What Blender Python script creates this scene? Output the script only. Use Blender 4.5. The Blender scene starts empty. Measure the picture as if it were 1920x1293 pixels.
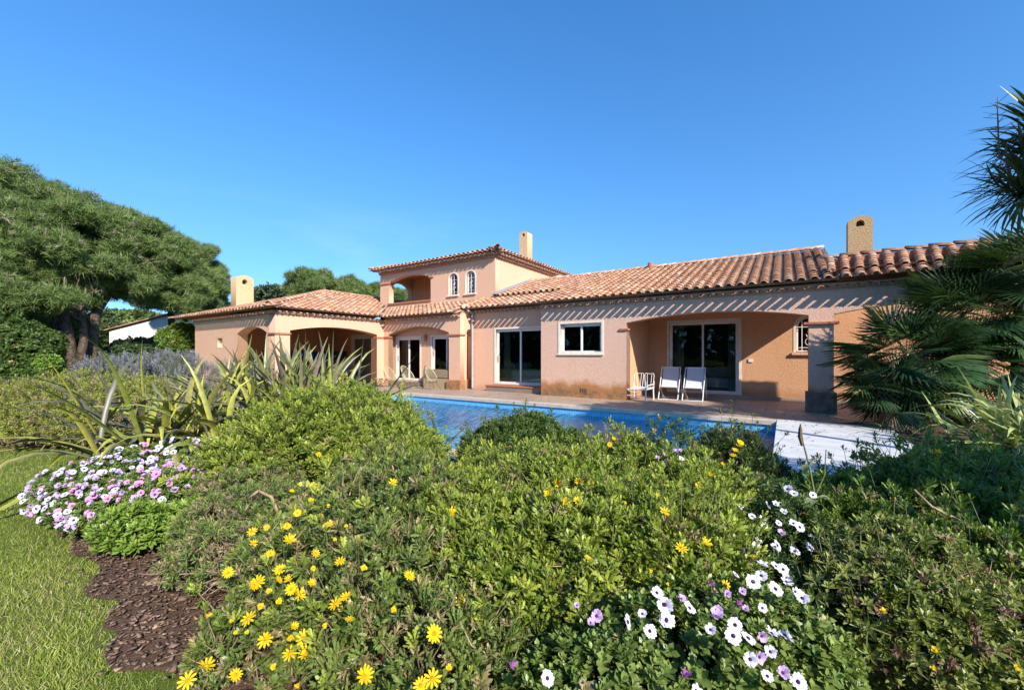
import bpy, bmesh, math, random
import numpy as np
from mathutils import Vector, Matrix

random.seed(7)
rng = np.random.default_rng(11)
S = bpy.context.scene
COL = S.collection
# ---------------------------------------------------------------- camera
# World axes follow the villa: X along the pool facade, Y away from the lawn, Z up, z = 0 on the terrace.
YAW = math.radians(33.6)
CY, SY = math.cos(YAW), math.sin(YAW)
CAMH = 1.45
FPX, CX, HZ = 770.0, 960.0, 664.0
cd = bpy.data.cameras.new("camera"); cam = bpy.data.objects.new("camera", cd); COL.objects.link(cam)
cam.location = (0, 0, CAMH); cam.rotation_euler = (math.pi / 2, 0, YAW)
cd.sensor_width = 36; cd.lens = FPX / 1920 * 36; cd.shift_y = (HZ - 646.5) / 1920
cd.clip_start = 0.05; cd.clip_end = 3000
S.camera = cam
# ---------------------------------------------------------------- sky and sun
sv = Vector((2.0, -1.0, 1.5)).normalized()
elev = math.asin(sv.z); azim = math.atan2(sv.x, sv.y)
W = bpy.data.worlds.new("World"); S.world = W; W.use_nodes = True
wn = W.node_tree; wn.nodes.clear()
wo = wn.nodes.new("ShaderNodeOutputWorld"); wb = wn.nodes.new("ShaderNodeBackground")
sk = wn.nodes.new("ShaderNodeTexSky"); sk.sky_type = 'NISHITA'; sk.sun_disc = False
sk.sun_elevation = elev; sk.sun_rotation = azim; sk.altitude = 0; sk.air_density = 1.0; sk.dust_density = 0.1; sk.ozone_density = 3.0
tc_ = wn.nodes.new('ShaderNodeTexCoord'); vm_ = wn.nodes.new('ShaderNodeVectorMath'); vm_.operation = 'MULTIPLY_ADD'; vm_.inputs[1].default_value = (1, 1, .62); vm_.inputs[2].default_value = (0, 0, .15)
vn_ = wn.nodes.new('ShaderNodeVectorMath'); vn_.operation = 'NORMALIZE'
wn.links.new(tc_.outputs['Generated'], vm_.inputs[0]); wn.links.new(vm_.outputs[0], vn_.inputs[0]); wn.links.new(vn_.outputs[0], sk.inputs[0])
hs = wn.nodes.new("ShaderNodeHueSaturation"); hs.inputs['Hue'].default_value = .503; hs.inputs['Saturation'].default_value = 1.28; hs.inputs['Value'].default_value = 1.0
wn.links.new(sk.outputs[0], hs.inputs['Color']); cm_ = wn.nodes.new('ShaderNodeMapping'); cm_.inputs['Scale'].default_value = (1.6, 1.6, 9); wn.links.new(tc_.outputs['Generated'], cm_.inputs[0])
cn_ = wn.nodes.new('ShaderNodeTexNoise'); cn_.inputs['Scale'].default_value = 1.7; cn_.inputs['Detail'].default_value = 6; cn_.inputs['Roughness'].default_value = .6; wn.links.new(cm_.outputs[0], cn_.inputs[0])
cr_ = wn.nodes.new('ShaderNodeValToRGB'); cr_.color_ramp.elements[0].position = .56; cr_.color_ramp.elements[1].position = .78; wn.links.new(cn_.outputs[0], cr_.inputs[0])
cz_ = wn.nodes.new('ShaderNodeSeparateXYZ'); wn.links.new(tc_.outputs['Generated'], cz_.inputs[0])
cb_ = wn.nodes.new('ShaderNodeValToRGB'); cb_.color_ramp.elements[0].position = .12; cb_.color_ramp.elements[0].color = (.2, .2, .2, 1); cb_.color_ramp.elements[1].position = .36; cb_.color_ramp.elements[1].color = (0, 0, 0, 1); wn.links.new(cz_.outputs[2], cb_.inputs[0])
cx_ = wn.nodes.new('ShaderNodeMath'); cx_.operation = 'MULTIPLY'; wn.links.new(cr_.outputs[0], cx_.inputs[0]); wn.links.new(cb_.outputs[0], cx_.inputs[1])
ck_ = wn.nodes.new('ShaderNodeMix'); ck_.data_type = 'RGBA'; wn.links.new(cx_.outputs[0], ck_.inputs[0]); wn.links.new(hs.outputs[0], ck_.inputs[6]); ck_.inputs[7].default_value = (4.2, 4.6, 5.4, 1)
wn.links.new(ck_.outputs[2], wb.inputs[0]); wn.links.new(wb.outputs[0], wo.inputs[0])
wb.inputs[1].default_value = 0.137
sl = bpy.data.lights.new("sun", 'SUN'); sl.energy = 4.3; sl.angle = math.radians(0.55); sl.color = (1.0, 0.93, 0.82)
so = bpy.data.objects.new("sun", sl); COL.objects.link(so)
so.rotation_euler = (-sv).to_track_quat('-Z', 'Y').to_euler()
S.view_settings.view_transform = 'Standard'; S.view_settings.look = 'None'; S.view_settings.gamma = 1
S.view_settings.exposure = 0.88
S.render.engine = 'CYCLES'
S.cycles.max_bounces = 6; S.cycles.diffuse_bounces = 3; S.cycles.glossy_bounces = 3; S.cycles.transmission_bounces = 4
S.cycles.transparent_max_bounces = 8; S.cycles.caustics_reflective = False; S.cycles.caustics_refractive = False
S.cycles.use_denoising = True

def CW(x, d, z=0.0):
    return (x * CY - d * SY, x * SY + d * CY, z)
RC = np.array([[CY, -SY, 0], [SY, CY, 0], [0, 0, 1.0]])
def PX(px, d):
    return (px - CX) / FPX * d

# ---------------------------------------------------------------- materials
def newmat(name):
    m = bpy.data.materials.new(name); m.use_nodes = True
    n = m.node_tree; n.nodes.clear()
    out = n.nodes.new("ShaderNodeOutputMaterial")
    return m, n, out
def N(n, t, **kw):
    nd = n.nodes.new(t)
    for k, v in kw.items():
        if k in nd.inputs: nd.inputs[k].default_value = v
        else: setattr(nd, k, v)
    return nd
def ramp(n, fac, a, b, c0=(0, 0, 0, 1), c1=(1, 1, 1, 1)):
    r = n.nodes.new("ShaderNodeValToRGB"); r.color_ramp.elements[0].position = a; r.color_ramp.elements[1].position = b
    r.color_ramp.elements[0].color = c0; r.color_ramp.elements[1].color = c1
    n.links.new(fac, r.inputs[0]); return r.outputs[0]
def mix(n, fac, a, b, mode='MIX'):
    m = n.nodes.new("ShaderNodeMix"); m.data_type = 'RGBA'; m.blend_type = mode
    for i, v in ((0, fac), (6, a), (7, b)):
        if hasattr(v, 'is_linked') or hasattr(v, 'links'): n.links.new(v, m.inputs[i])
        elif i == 0: m.inputs[0].default_value = v
        else: m.inputs[i].default_value = (*v[:3], 1)
    return m.outputs[2]
def noise(n, scale, detail=3, rough=.55, vec=None, dist=0):
    t = N(n, "ShaderNodeTexNoise"); t.inputs['Scale'].default_value = scale; t.inputs['Detail'].default_value = detail
    t.inputs['Roughness'].default_value = rough; t.inputs['Distortion'].default_value = dist
    if vec is not None: n.links.new(vec, t.inputs['Vector'])
    return t.outputs[0]
def objco(n):
    return n.nodes.new("ShaderNodeTexCoord").outputs['Object']
def bumpn(n, h, strength, dist):
    b = n.nodes.new("ShaderNodeBump"); b.inputs['Strength'].default_value = strength; b.inputs['Distance'].default_value = dist
    n.links.new(h, b.inputs['Height']); return b.outputs[0]
def principled(n, out, color, rough=.7, spec=.3, metal=0, normal=None):
    p = n.nodes.new("ShaderNodeBsdfPrincipled")
    if hasattr(color, 'links'): n.links.new(color, p.inputs['Base Color'])
    else: p.inputs['Base Color'].default_value = (*color[:3], 1)
    if hasattr(rough, 'links'): n.links.new(rough, p.inputs['Roughness'])
    else: p.inputs['Roughness'].default_value = rough
    p.inputs['Specular IOR Level'].default_value = spec; p.inputs['Metallic'].default_value = metal
    if normal is not None: n.links.new(normal, p.inputs['Normal'])
    if out is not None: n.links.new(p.outputs[0], out.inputs[0])
    return p

def mat_simple(name, c1, c2=None, scale=8, rough=.6, spec=.3, bump=0, bscale=40, bdist=.01, metal=0, lo=.35, hi=.65):
    m, n, out = newmat(name); co = objco(n)
    c = c1
    if c2 is not None:
        c = mix(n, ramp(n, noise(n, scale, 4, vec=co), lo, hi), c1, c2)
    nm = bumpn(n, noise(n, bscale, 4, vec=co), bump, bdist) if bump else None
    principled(n, out, c, rough, spec, metal, nm); return m

def mat_stucco(name, c1, c2, c3, stain=0.0, stain_top=.5):
    m, n, out = newmat(name); co = objco(n)
    fine = noise(n, 34, 3, .6, co)
    vor = N(n, "ShaderNodeTexVoronoi"); vor.inputs['Scale'].default_value = 42; n.links.new(co, vor.inputs['Vector'])
    big = noise(n, .8, 4, .6, co)
    c = mix(n, ramp(n, fine, .38, .62), c1, c2)
    c = mix(n, ramp(n, big, .35, .75), c, c3)
    ms_ = N(n, 'ShaderNodeMapping'); ms_.inputs['Scale'].default_value = (7, 7, .5); n.links.new(co, ms_.inputs[0])
    c = mix(n, ramp(n, noise(n, 1, 4, .6, ms_.outputs[0]), .56, .78, (0, 0, 0, 1), (.28, .28, .28, 1)), c, (.46, .28, .17))
    if stain > 0:
        sx = n.nodes.new("ShaderNodeSeparateXYZ"); n.links.new(co, sx.inputs[0])
        nz = noise(n, 1.7, 5, .65, co)
        a = N(n, "ShaderNodeMath", operation='MULTIPLY_ADD'); n.links.new(nz, a.inputs[0]); a.inputs[1].default_value = .62
        n.links.new(sx.outputs[2], a.inputs[2])
        k = ramp(n, a.outputs[0], stain_top + .20, stain_top + .42, (1, 1, 1, 1), (0, 0, 0, 1))
        k2 = ramp(n, a.outputs[0], stain_top - .02, stain_top + .24, (1, 1, 1, 1), (0, 0, 0, 1))
        blot = ramp(n, noise(n, 6, 5, .7, co), .4, .6)
        f1 = N(n, "ShaderNodeMath", operation='MULTIPLY'); n.links.new(k, f1.inputs[0]); f1.inputs[1].default_value = stain
        c = mix(n, f1.outputs[0], c, (.42, .19, .075))
        f2 = N(n, "ShaderNodeMath", operation='MULTIPLY'); n.links.new(k2, f2.inputs[0]); n.links.new(blot, f2.inputs[1])
        f3 = N(n, "ShaderNodeMath", operation='MULTIPLY'); n.links.new(f2.outputs[0], f3.inputs[0]); f3.inputs[1].default_value = stain * .85
        c = mix(n, f3.outputs[0], c, (.16, .12, .08))
    h = N(n, "ShaderNodeMath", operation='ADD'); n.links.new(fine, h.inputs[0]); n.links.new(vor.outputs[0], h.inputs[1])
    principled(n, out, c, .92, .15, 0, bumpn(n, h.outputs[0], .75, .009)); return m

def mat_attr(name, rough=.6, spec=.3, trans=0.0, nscale=30, namt=.25, bump=0, tcol=(1.15, 1.2, .6)):
    """colour comes from the per-leaf / per-tile attribute 'col' with a little noise."""
    m, n, out = newmat(name); co = objco(n)
    at = n.nodes.new("ShaderNodeAttribute"); at.attribute_name = 'col'
    nz = ramp(n, noise(n, nscale, 3, vec=co), .3, .7, (1 - namt,) * 3 + (1,), (1 + namt,) * 3 + (1,))
    c = mix(n, 1.0, at.outputs['Color'], nz, 'MULTIPLY')
    nm = bumpn(n, noise(n, nscale * 2, 3, vec=co), bump, .01) if bump else None
    p = principled(n, None, c, rough, spec, 0, nm)
    if trans:
        t = n.nodes.new("ShaderNodeBsdfTranslucent")
        tc = mix(n, 1.0, c, tcol, 'MULTIPLY'); n.links.new(tc, t.inputs[0])
        ms = n.nodes.new("ShaderNodeMixShader"); ms.inputs[0].default_value = trans
        n.links.new(p.outputs[0], ms.inputs[1]); n.links.new(t.outputs[0], ms.inputs[2]); n.links.new(ms.outputs[0], out.inputs[0])
    else: n.links.new(p.outputs[0], out.inputs[0])
    return m

def mat_glass(name, tint=(.75, .8, .78)):
    m, n, out = newmat(name)
    tr = n.nodes.new("ShaderNodeBsdfTransparent"); tr.inputs[0].default_value = (*tint, 1)
    gl = n.nodes.new("ShaderNodeBsdfGlossy"); gl.inputs['Roughness'].default_value = .01
    co = objco(n); nm = bumpn(n, noise(n, .9, 2, vec=co), .08, .02); n.links.new(nm, gl.inputs['Normal'])
    fr = n.nodes.new("ShaderNodeFresnel"); fr.inputs[0].default_value = 1.5
    ms = n.nodes.new("ShaderNodeMixShader"); n.links.new(fr.outputs[0], ms.inputs[0]); n.links.new(tr.outputs[0], ms.inputs[1]); n.links.new(gl.outputs[0], ms.inputs[2])
    n.links.new(ms.outputs[0], out.inputs[0]); return m

def mat_water():
    m, n, out = newmat("pool_water"); co = objco(n)
    tr = n.nodes.new("ShaderNodeBsdfTransparent"); tr.inputs[0].default_value = (.78, .96, .99, 1)
    gl = n.nodes.new("ShaderNodeBsdfGlossy"); gl.inputs['Roughness'].default_value = .03
    mp = n.nodes.new("ShaderNodeMapping"); mp.inputs['Scale'].default_value = (1, 1, 1); n.links.new(co, mp.inputs[0])
    a = noise(n, 4.2, 3, .5, mp.outputs[0], .6); b = noise(n, 9, 2, .5, mp.outputs[0], .4)
    ad = N(n, "ShaderNodeMath", operation='MULTIPLY_ADD'); n.links.new(b, ad.inputs[0]); ad.inputs[1].default_value = .35; n.links.new(a, ad.inputs[2])
    nm = bumpn(n, ad.outputs[0], .5, .06)
    n.links.new(nm, gl.inputs['Normal'])
    fr = n.nodes.new("ShaderNodeFresnel"); fr.inputs[0].default_value = 1.20; n.links.new(nm, fr.inputs['Normal'])
    ms = n.nodes.new("ShaderNodeMixShader"); n.links.new(fr.outputs[0], ms.inputs[0]); n.links.new(tr.outputs[0], ms.inputs[1]); n.links.new(gl.outputs[0], ms.inputs[2])
    n.links.new(ms.outputs[0], out.inputs[0]); return m

def mat_tiles(name, c1, c2, grout, size, gw=.03, rough=.6, spec=.3, stain=True, axes='XY'):
    m, n, out = newmat(name); co = objco(n)
    br = n.nodes.new("ShaderNodeTexBrick"); br.offset = 0; br.squash = 1
    br.inputs['Scale'].default_value = 1; br.inputs['Brick Width'].default_value = size; br.inputs['Row Height'].default_value = size
    br.inputs['Mortar Size'].default_value = gw; br.inputs['Mortar Smooth'].default_value = .1; br.inputs['Bias'].default_value = 0
    br.inputs['Color1'].default_value = (*c1, 1); br.inputs['Color2'].default_value = (*c2, 1); br.inputs['Mortar'].default_value = (*grout, 1)
    if axes == 'XY': n.links.new(co, br.inputs['Vector'])
    else:
        s = n.nodes.new("ShaderNodeSeparateXYZ"); n.links.new(co, s.inputs[0]); cb = n.nodes.new("ShaderNodeCombineXYZ")
        ad = N(n, "ShaderNodeMath", operation='ADD'); n.links.new(s.outputs[0], ad.inputs[0]); n.links.new(s.outputs[1], ad.inputs[1])
        n.links.new(ad.outputs[0], cb.inputs[0]); n.links.new(s.outputs[2], cb.inputs[1]); n.links.new(cb.outputs[0], br.inputs['Vector'])
    c = br.outputs['Color']
    if stain:
        st = ramp(n, noise(n, 1.3, 5, .65, co), .3, .75, (.8, .78, .76, 1), (1.1, 1.1, 1.1, 1)); c = mix(n, 1.0, c, st, 'MULTIPLY')
        st2 = ramp(n, noise(n, 22, 3, .6, co), .3, .7, (.9, .9, .9, 1), (1.06, 1.06, 1.06, 1)); c = mix(n, 1.0, c, st2, 'MULTIPLY')
    nm = bumpn(n, br.outputs['Fac'], -.4, .004)
    principled(n, out, c, rough, spec, 0, nm); return m

M = {}
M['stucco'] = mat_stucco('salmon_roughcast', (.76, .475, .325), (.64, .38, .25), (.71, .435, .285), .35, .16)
M['stucco_dirty'] = mat_stucco('stained_salmon_roughcast', (.76, .50, .37), (.60, .37, .27), (.69, .44, .325), 1.0, .50)
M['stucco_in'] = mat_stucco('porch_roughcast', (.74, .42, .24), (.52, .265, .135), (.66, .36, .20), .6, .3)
M['stucco_chim'] = mat_stucco('lichen_roughcast', (.72, .50, .33), (.50, .34, .13), (.66, .44, .26), 0)
M['tile'] = mat_attr('clay_roof_tile', .85, .15, 0, 9, .3, .4)
M['mortar'] = mat_simple('lime_mortar', (.5, .36, .28), (.35, .24, .18), 9, .9, .1, .5, 60)
M['terracotta'] = mat_simple('terracotta_trim', (.48, .19, .10), (.36, .13, .07), 14, .8, .2, .3, 60)
M['white'] = mat_simple('white_lacquer', (.78, .78, .77), (.70, .70, .69), 5, .35, .4)
M['cream'] = mat_simple('cream_surround', (.78, .70, .58), (.70, .61, .50), 6, .7, .2)
M['glass'] = mat_glass('window_glass')
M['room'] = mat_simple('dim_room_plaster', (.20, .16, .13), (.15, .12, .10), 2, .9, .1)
M['linen'] = mat_simple('white_linen', (.72, .74, .78), (.6, .62, .66), 5, .9, .1, .6, 9, .05)
M['curtain'] = mat_simple('cream_curtain', (.42, .38, .32), (.34, .30, .25), 6, .9, .1)
M['roller'] = mat_simple('grey_roller_shutter', (.16, .155, .15), (.14, .135, .13), 4, .6, .3)
M['lead'] = mat_simple('lead_flashing', (.30, .31, .33), (.22, .23, .25), 10, .5, .5)
M['zinc'] = mat_simple('zinc_downpipe', (.42, .42, .43), (.34, .34, .36), 8, .45, .5)
M['terrace'] = mat_tiles('terrace_tiles', (.42, .315, .245), (.385, .28, .215), (.26, .20, .16), .42, .007, .55, .35)
M['coping'] = mat_simple('pale_coping_stone', (.56, .49, .40), (.46, .38, .30), 5, .6, .3, .3, 30)
M['mosaic'] = mat_tiles('blue_pool_mosaic', (.03, .28, .62), (.08, .42, .74), (.36, .56, .68), .05, .004, .3, .5, False, 'XZ')
M['basin'] = mat_tiles('blue_pool_floor', (.12, .62, .78), (.18, .70, .84), (.34, .74, .85), .05, .003, .4, .4, True)
M['water'] = mat_water()
M['bark'] = mat_simple('grey_pine_bark', (.17, .125, .095), (.075, .055, .045), 7, .95, .1, 1.0, 14, .08)
M['wood_dead'] = mat_simple('pale_dead_wood', (.42, .31, .20), (.26, .18, .12), 20, .9, .1, .5, 60)
M['green_stem'] = mat_simple('green_stem', (.20, .22, .08), (.14, .15, .06), 10, .7)
M['wood_pale'] = mat_simple('pale_pine_twigs', (.34, .28, .20), (.24, .19, .14), 9, .9, .1)
M['twig'] = mat_simple('brown_twigs', (.19, .13, .08), (.11, .075, .05), 20, .9, .1)
M['leaf'] = mat_attr('shrub_leaf', .42, .45, .22, 60, .22)
M['needle'] = mat_attr('pine_needles', .6, .25, .22, 3, .25)
M['palm'] = mat_attr('palm_leaf', .4, .5, .16, 20, .2)
M['petal'] = mat_attr('petal', .6, .2, .3, 80, .06, 0, (1, 1, 1))
M['wall_white'] = mat_simple('white_render', (.80, .78, .74), (.72, .70, .66), 2, .9, .1)
M['wood'] = mat_simple('varnished_wood', (.50, .23, .07), (.38, .16, .05), 12, .5, .4)
M['steel_dark'] = mat_simple('dark_steel', (.05, .05, .045), (.08, .07, .05), 12, .5, .5)
M['cord'] = mat_simple('beige_cord', (.58, .50, .30), (.48, .41, .24), 20, .7, .2)
M['mesh_fabric'] = mat_simple('grey_mesh_fabric', (.56, .56, .58), (.50, .50, .53), 90, .8, .2)
M['beige'] = mat_simple('beige_fabric', (.40, .31, .20), (.34, .26, .17), 30, .9, .1, .3, 60)
M['grey_metal'] = mat_simple('brushed_metal', (.38, .36, .33), (.3, .28, .26), 10, .4, .5, metal=.6)

# ---------------------------------------------------------------- mesh helpers
def link(o, parent=None):
    COL.objects.link(o)
    if parent is not None: o.parent = parent
    return o
def tag(o, label=None, cat=None, group=None, kind=None):
    if label: o['label'] = label
    if cat: o['category'] = cat
    if group: o['group'] = group
    if kind: o['kind'] = kind
    return o
def empty(name, loc, label, cat, group=None, rz=0):
    o = bpy.data.objects.new(name, None); o.location = tuple(float(q) for q in loc); o.rotation_euler = (0, 0, rz)
    link(o); return tag(o, label, cat, group)
def part(o, parent):
    """parent keeping world-space mesh data in place"""
    if parent is not None:
        o.parent = parent
        o.matrix_parent_inverse = parent_matrix(parent).inverted()
    return o
def parent_matrix(p):
    m = Matrix.Translation(p.location) @ p.rotation_euler.to_matrix().to_4x4() @ Matrix.Diagonal((*p.scale, 1))
    if p.parent is not None:
        m = parent_matrix(p.parent) @ p.matrix_parent_inverse @ m
    return m
class MB:
    """collects shapes (world coordinates) into one mesh"""
    def __init__(s): s.v = []; s.f = []; s.c = []
    def add(s, V, F, c=None):
        o = len(s.v); s.v.extend([tuple(p) for p in V]); s.f.extend([tuple(i + o for i in f) for f in F])
        s.c.extend([c or (1, 1, 1)] * len(V)); return s
    def box(s, x0, x1, y0, y1, z0, z1, c=None, rz=0, piv=None):
        V = [(x, y, z) for z in (z0, z1) for y in (y0, y1) for x in (x0, x1)]
        if rz:
            px, py = piv or ((x0 + x1) / 2, (y0 + y1) / 2); cz, sz = math.cos(rz), math.sin(rz)
            V = [(px + (x - px) * cz - (y - py) * sz, py + (x - px) * sz + (y - py) * cz, z) for x, y, z in V]
        return s.add(V, [(0, 2, 3, 1), (4, 5, 7, 6), (0, 1, 5, 4), (1, 3, 7, 5), (3, 2, 6, 7), (2, 0, 4, 6)], c)
    def tube(s, pts, r, seg=6, cap=True, c=None):
        pts = [Vector(p) for p in pts]; n = len(pts)
        rs = r if isinstance(r, (list, tuple)) else [r] * n
        V = []; up = None
        for i, p in enumerate(pts):
            t = (pts[min(i + 1, n - 1)] - pts[max(i - 1, 0)]).normalized()
            if up is None:
                up = Vector((0, 0, 1)) if abs(t.z) < .9 else Vector((1, 0, 0))
            a = t.cross(up).normalized(); b = a.cross(t).normalized(); up = b
            for k in range(seg):
                th = 2 * math.pi * k / seg; V.append(p + (a * math.cos(th) + b * math.sin(th)) * rs[i])
        F = [(i * seg + k, i * seg + (k + 1) % seg, (i + 1) * seg + (k + 1) % seg, (i + 1) * seg + k) for i in range(n - 1) for k in range(seg)]
        if cap: F += [tuple(range(seg))[::-1], tuple(range((n - 1) * seg, n * seg))]
        return s.add(V, F, c)
    def build(s, name, mat, parent=None, smooth=False, attr=False):
        me = bpy.data.meshes.new(name); me.from_pydata(s.v, [], s.f); me.update()
        if attr:
            a = me.color_attributes.new('col', 'FLOAT_COLOR', 'POINT')
            arr = np.ones((len(s.v), 4)); arr[:, :3] = s.c; a.data.foreach_set('color', arr.ravel())
        if smooth: me.polygons.foreach_set('use_smooth', [True] * len(me.polygons))
        me.materials.append(mat); o = bpy.data.objects.new(name, me); link(o)
        return part(o, parent)
def np_mesh(name, V, F, C, mat, parent=None, smooth=False, frame_cam=False):
    V = np.asarray(V, float).reshape(-1, 3); F = np.asarray(F, np.int32)
    if frame_cam: V = V @ RC.T
    me = bpy.data.meshes.new(name); k = F.shape[1]; m = F.shape[0]
    me.vertices.add(len(V)); me.vertices.foreach_set('co', V.astype(np.float32).ravel())
    me.loops.add(m * k); me.loops.foreach_set('vertex_index', F.ravel())
    me.polygons.add(m); me.polygons.foreach_set('loop_start', np.arange(0, m * k, k, dtype=np.int32))
    try: me.polygons.foreach_set('loop_total', np.full(m, k, dtype=np.int32))
    except Exception: pass
    me.update(calc_edges=True)
    if C is not None:
        a = me.color_attributes.new('col', 'FLOAT_COLOR', 'POINT'); arr = np.ones((len(V), 4), np.float32); arr[:, :3] = C
        a.data.foreach_set('color', arr.ravel())
    if smooth: me.polygons.foreach_set('use_smooth', np.ones(m, bool))
    if mat: me.materials.append(mat)
    if name.startswith('_'): return me
    o = bpy.data.objects.new(name, me); link(o); return part(o, parent)
def inst(tv, tf, R, T):
    """copies of template (k,3)/(m,q) at rotations (n,3,3) (with scale) and places (n,3) -> V,F"""
    n = len(T); k = len(tv)
    V = np.einsum('nij,kj->nki', R, tv) + T[:, None, :]
    F = tf[None] + (np.arange(n) * k)[:, None, None]
    return V.reshape(-1, 3), F.reshape(-1, tf.shape[1])
def unit(a): return a / np.maximum(np.linalg.norm(a, axis=-1, keepdims=True), 1e-9)
def frames(D, up=None, spin=None, scale=None):
    """rotation matrices taking local +Y to D, local Z near up"""
    D = unit(D); n = len(D)
    if up is None: up = np.tile([0, 0, 1.0], (n, 1)) + rng.normal(0, .02, (n, 3))
    X = unit(np.cross(D, up)); Z = np.cross(X, D)
    if spin is not None:
        c, s = np.cos(spin)[:, None], np.sin(spin)[:, None]; X, Z = X * c + Z * s, Z * c - X * s
    R = np.stack([X, D, Z], axis=2)
    if scale is not None: R = R * np.asarray(scale).reshape(-1, 1, 1)
    return R
def rdir(n): return unit(rng.normal(size=(n, 3)))

def plane2d(name, outer, holes, origin, xdir, depth, mat, parent):
    """wall slab: outline in (along, up) with holes, front face at origin, going back by depth"""
    cu = bpy.data.curves.new(name, 'CURVE'); cu.dimensions = '2D'; cu.fill_mode = 'BOTH'; cu.extrude = depth / 2
    for pts in [outer] + holes:
        sp = cu.splines.new('POLY'); sp.points.add(len(pts) - 1)
        for i, (a, b) in enumerate(pts): sp.points[i].co = (a, b, 0, 1)
        sp.use_cyclic_u = True
    tmp = bpy.data.objects.new(name, cu)
    me = bpy.data.meshes.new_from_object(tmp); bpy.data.objects.remove(tmp); bpy.data.curves.remove(cu)
    X = Vector(xdir).normalized(); Z = X.cross(Vector((0, 0, 1)))
    mt = Matrix(((X.x, 0, Z.x, origin[0]), (X.y, 0, Z.y, origin[1]), (0, 1, 0, origin[2]), (0, 0, 0, 1)))
    me.transform(mt @ Matrix.Translation((0, 0, -depth / 2)))
    me.name = name; me.materials.clear(); me.materials.append(mat)
    o = bpy.data.objects.new(name, me); link(o); return part(o, parent)
def arch(x0, x1, zs, zc, n=14):
    """points over an arch from (x0,zs) to (x1,zs) with crown zc"""
    h = zc - zs; w = (x1 - x0) / 2
    if h >= w * .98: return [((x0 + x1) / 2 - w * math.cos(math.pi * i / n), zs + h * math.sin(math.pi * i / n)) for i in range(n + 1)]
    r = (w * w + h * h) / (2 * h); a = math.asin(w / r)
    return [((x0 + x1) / 2 + r * math.sin(-a + 2 * a * i / n), zc - r + r * math.cos(-a + 2 * a * i / n)) for i in range(n + 1)]
def archhole(x0, x1, z0, zs, zc): return [(x0, z0)] + arch(x0, x1, zs, zc) + [(x1, z0)]
def rect(x0, x1, z0, z1): return [(x0, z0), (x0, z1), (x1, z1), (x1, z0)]

# ---------------------------------------------------------------- ground, terrace, pool
def sheet(name, rects, z, mat, kind='structure', label=None):
    b = MB()
    for (x0, x1, y0, y1) in rects: b.add([(x0, y0, z), (x1, y0, z), (x1, y1, z), (x0, y1, z)], [(0, 1, 2, 3)])
    o = b.build(name, mat); return tag(o, label, None, None, kind)
PU0, PU1, PV0, PV1 = -11.7, 1.62, 4.65, 10.42
def mat_lawn():
    m, n, out = newmat('lawn_turf'); co = objco(n)
    c = mix(n, ramp(n, noise(n, 1.1, 4, .6, co), .35, .65), (.13, .19, .035), (.22, .24, .06))
    c = mix(n, ramp(n, noise(n, 45, 4, .7, co), .3, .7), c, (.09, .13, .02))
    principled(n, out, c, .95, .1, 0, bumpn(n, noise(n, 90, 3, .7, co), 1, .03)); return m
M['lawn'] = mat_lawn()
BIG = 900
sheet('lawn_ground', [(-BIG, BIG, -BIG, PV0 - .05), (-BIG, PU0 - .02, PV0 - .05, PV1 + .05), (PU1 + .02, BIG, PV0 - .05, PV1 + .05), (-BIG, BIG, PV1 + .05, BIG)], -.07, M['lawn'])
sheet('terrace', [(-25.5, 10, PV1, 24), (-25.5, PU0, 6.4, PV1), (PU1, 10, 4.3, PV1)], 0, M['terrace'])
b = MB()
e = .3
for (x0, x1, y0, y1) in ((PU0 - e, PU1 + .02, PV1 - .04, PV1 + e), (PU0 - e, PU0 + .04, PV0 + .04, PV1 - .04), (PU0 - e, PU1 + .3, PV0 - e - .1, PV0 + .04)):
    b.box(x0, x1, y0, y1, -.06, .022)
tag(b.build('pool_coping', M['coping']), kind='structure')
b = MB(); z0 = -1.05
b.add([(PU0, PV1, z0), (PU1, PV1, z0), (PU1, PV1, -.06), (PU0, PV1, -.06)], [(0, 1, 2, 3)])
b.add([(PU0, PV0, z0), (PU0, PV1, z0), (PU0, PV1, -.06), (PU0, PV0, -.06)], [(0, 1, 2, 3)])
b.add([(PU1, PV0, z0), (PU1, PV1, z0), (PU1, PV1, -.02), (PU1, PV0, -.02)], [(3, 2, 1, 0)])
b.add([(PU0, PV0, z0), (PU1, PV0, z0), (PU1, PV0, -.06), (PU0, PV0, -.06)], [(3, 2, 1, 0)])
tag(b.build('pool_wall', M['mosaic']), kind='structure')
sheet('pool_floor', [(PU0, PU1, PV0, PV1)], z0, M['basin'])
sheet('pool_water', [(PU0 + .002, PU1 - .002, PV0 + .002, PV1 - .002)], -.21, M['water'])

# white slatted pool cover
r = empty('pool_cover', (.8, 7.6, 0), 'white slatted pool shutter drawn over the right end of the pool', 'pool cover')
b = MB(); y = 4.4
while y < 10.6:
    b.box(-.14, 1.68, y, y + .082, -.03, .031 + random.uniform(0, .006)); y += .1
b.build('slat_panel', mat_simple('weathered_white_slats', (.66, .66, .67), (.50, .50, .49), 3, .5, .4, lo=.4, hi=.75), r)
b = MB(); b.box(-.12, 1.66, 4.41, 10.6, -.05, -.01); b.build('side_rail', M['white'], r)

# ---------------------------------------------------------------- villa
villa = empty('villa', (-8, 14, 0), 'salmon stucco villa with clay tile roofs behind the pool', 'house')
WV = 12.75
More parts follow.
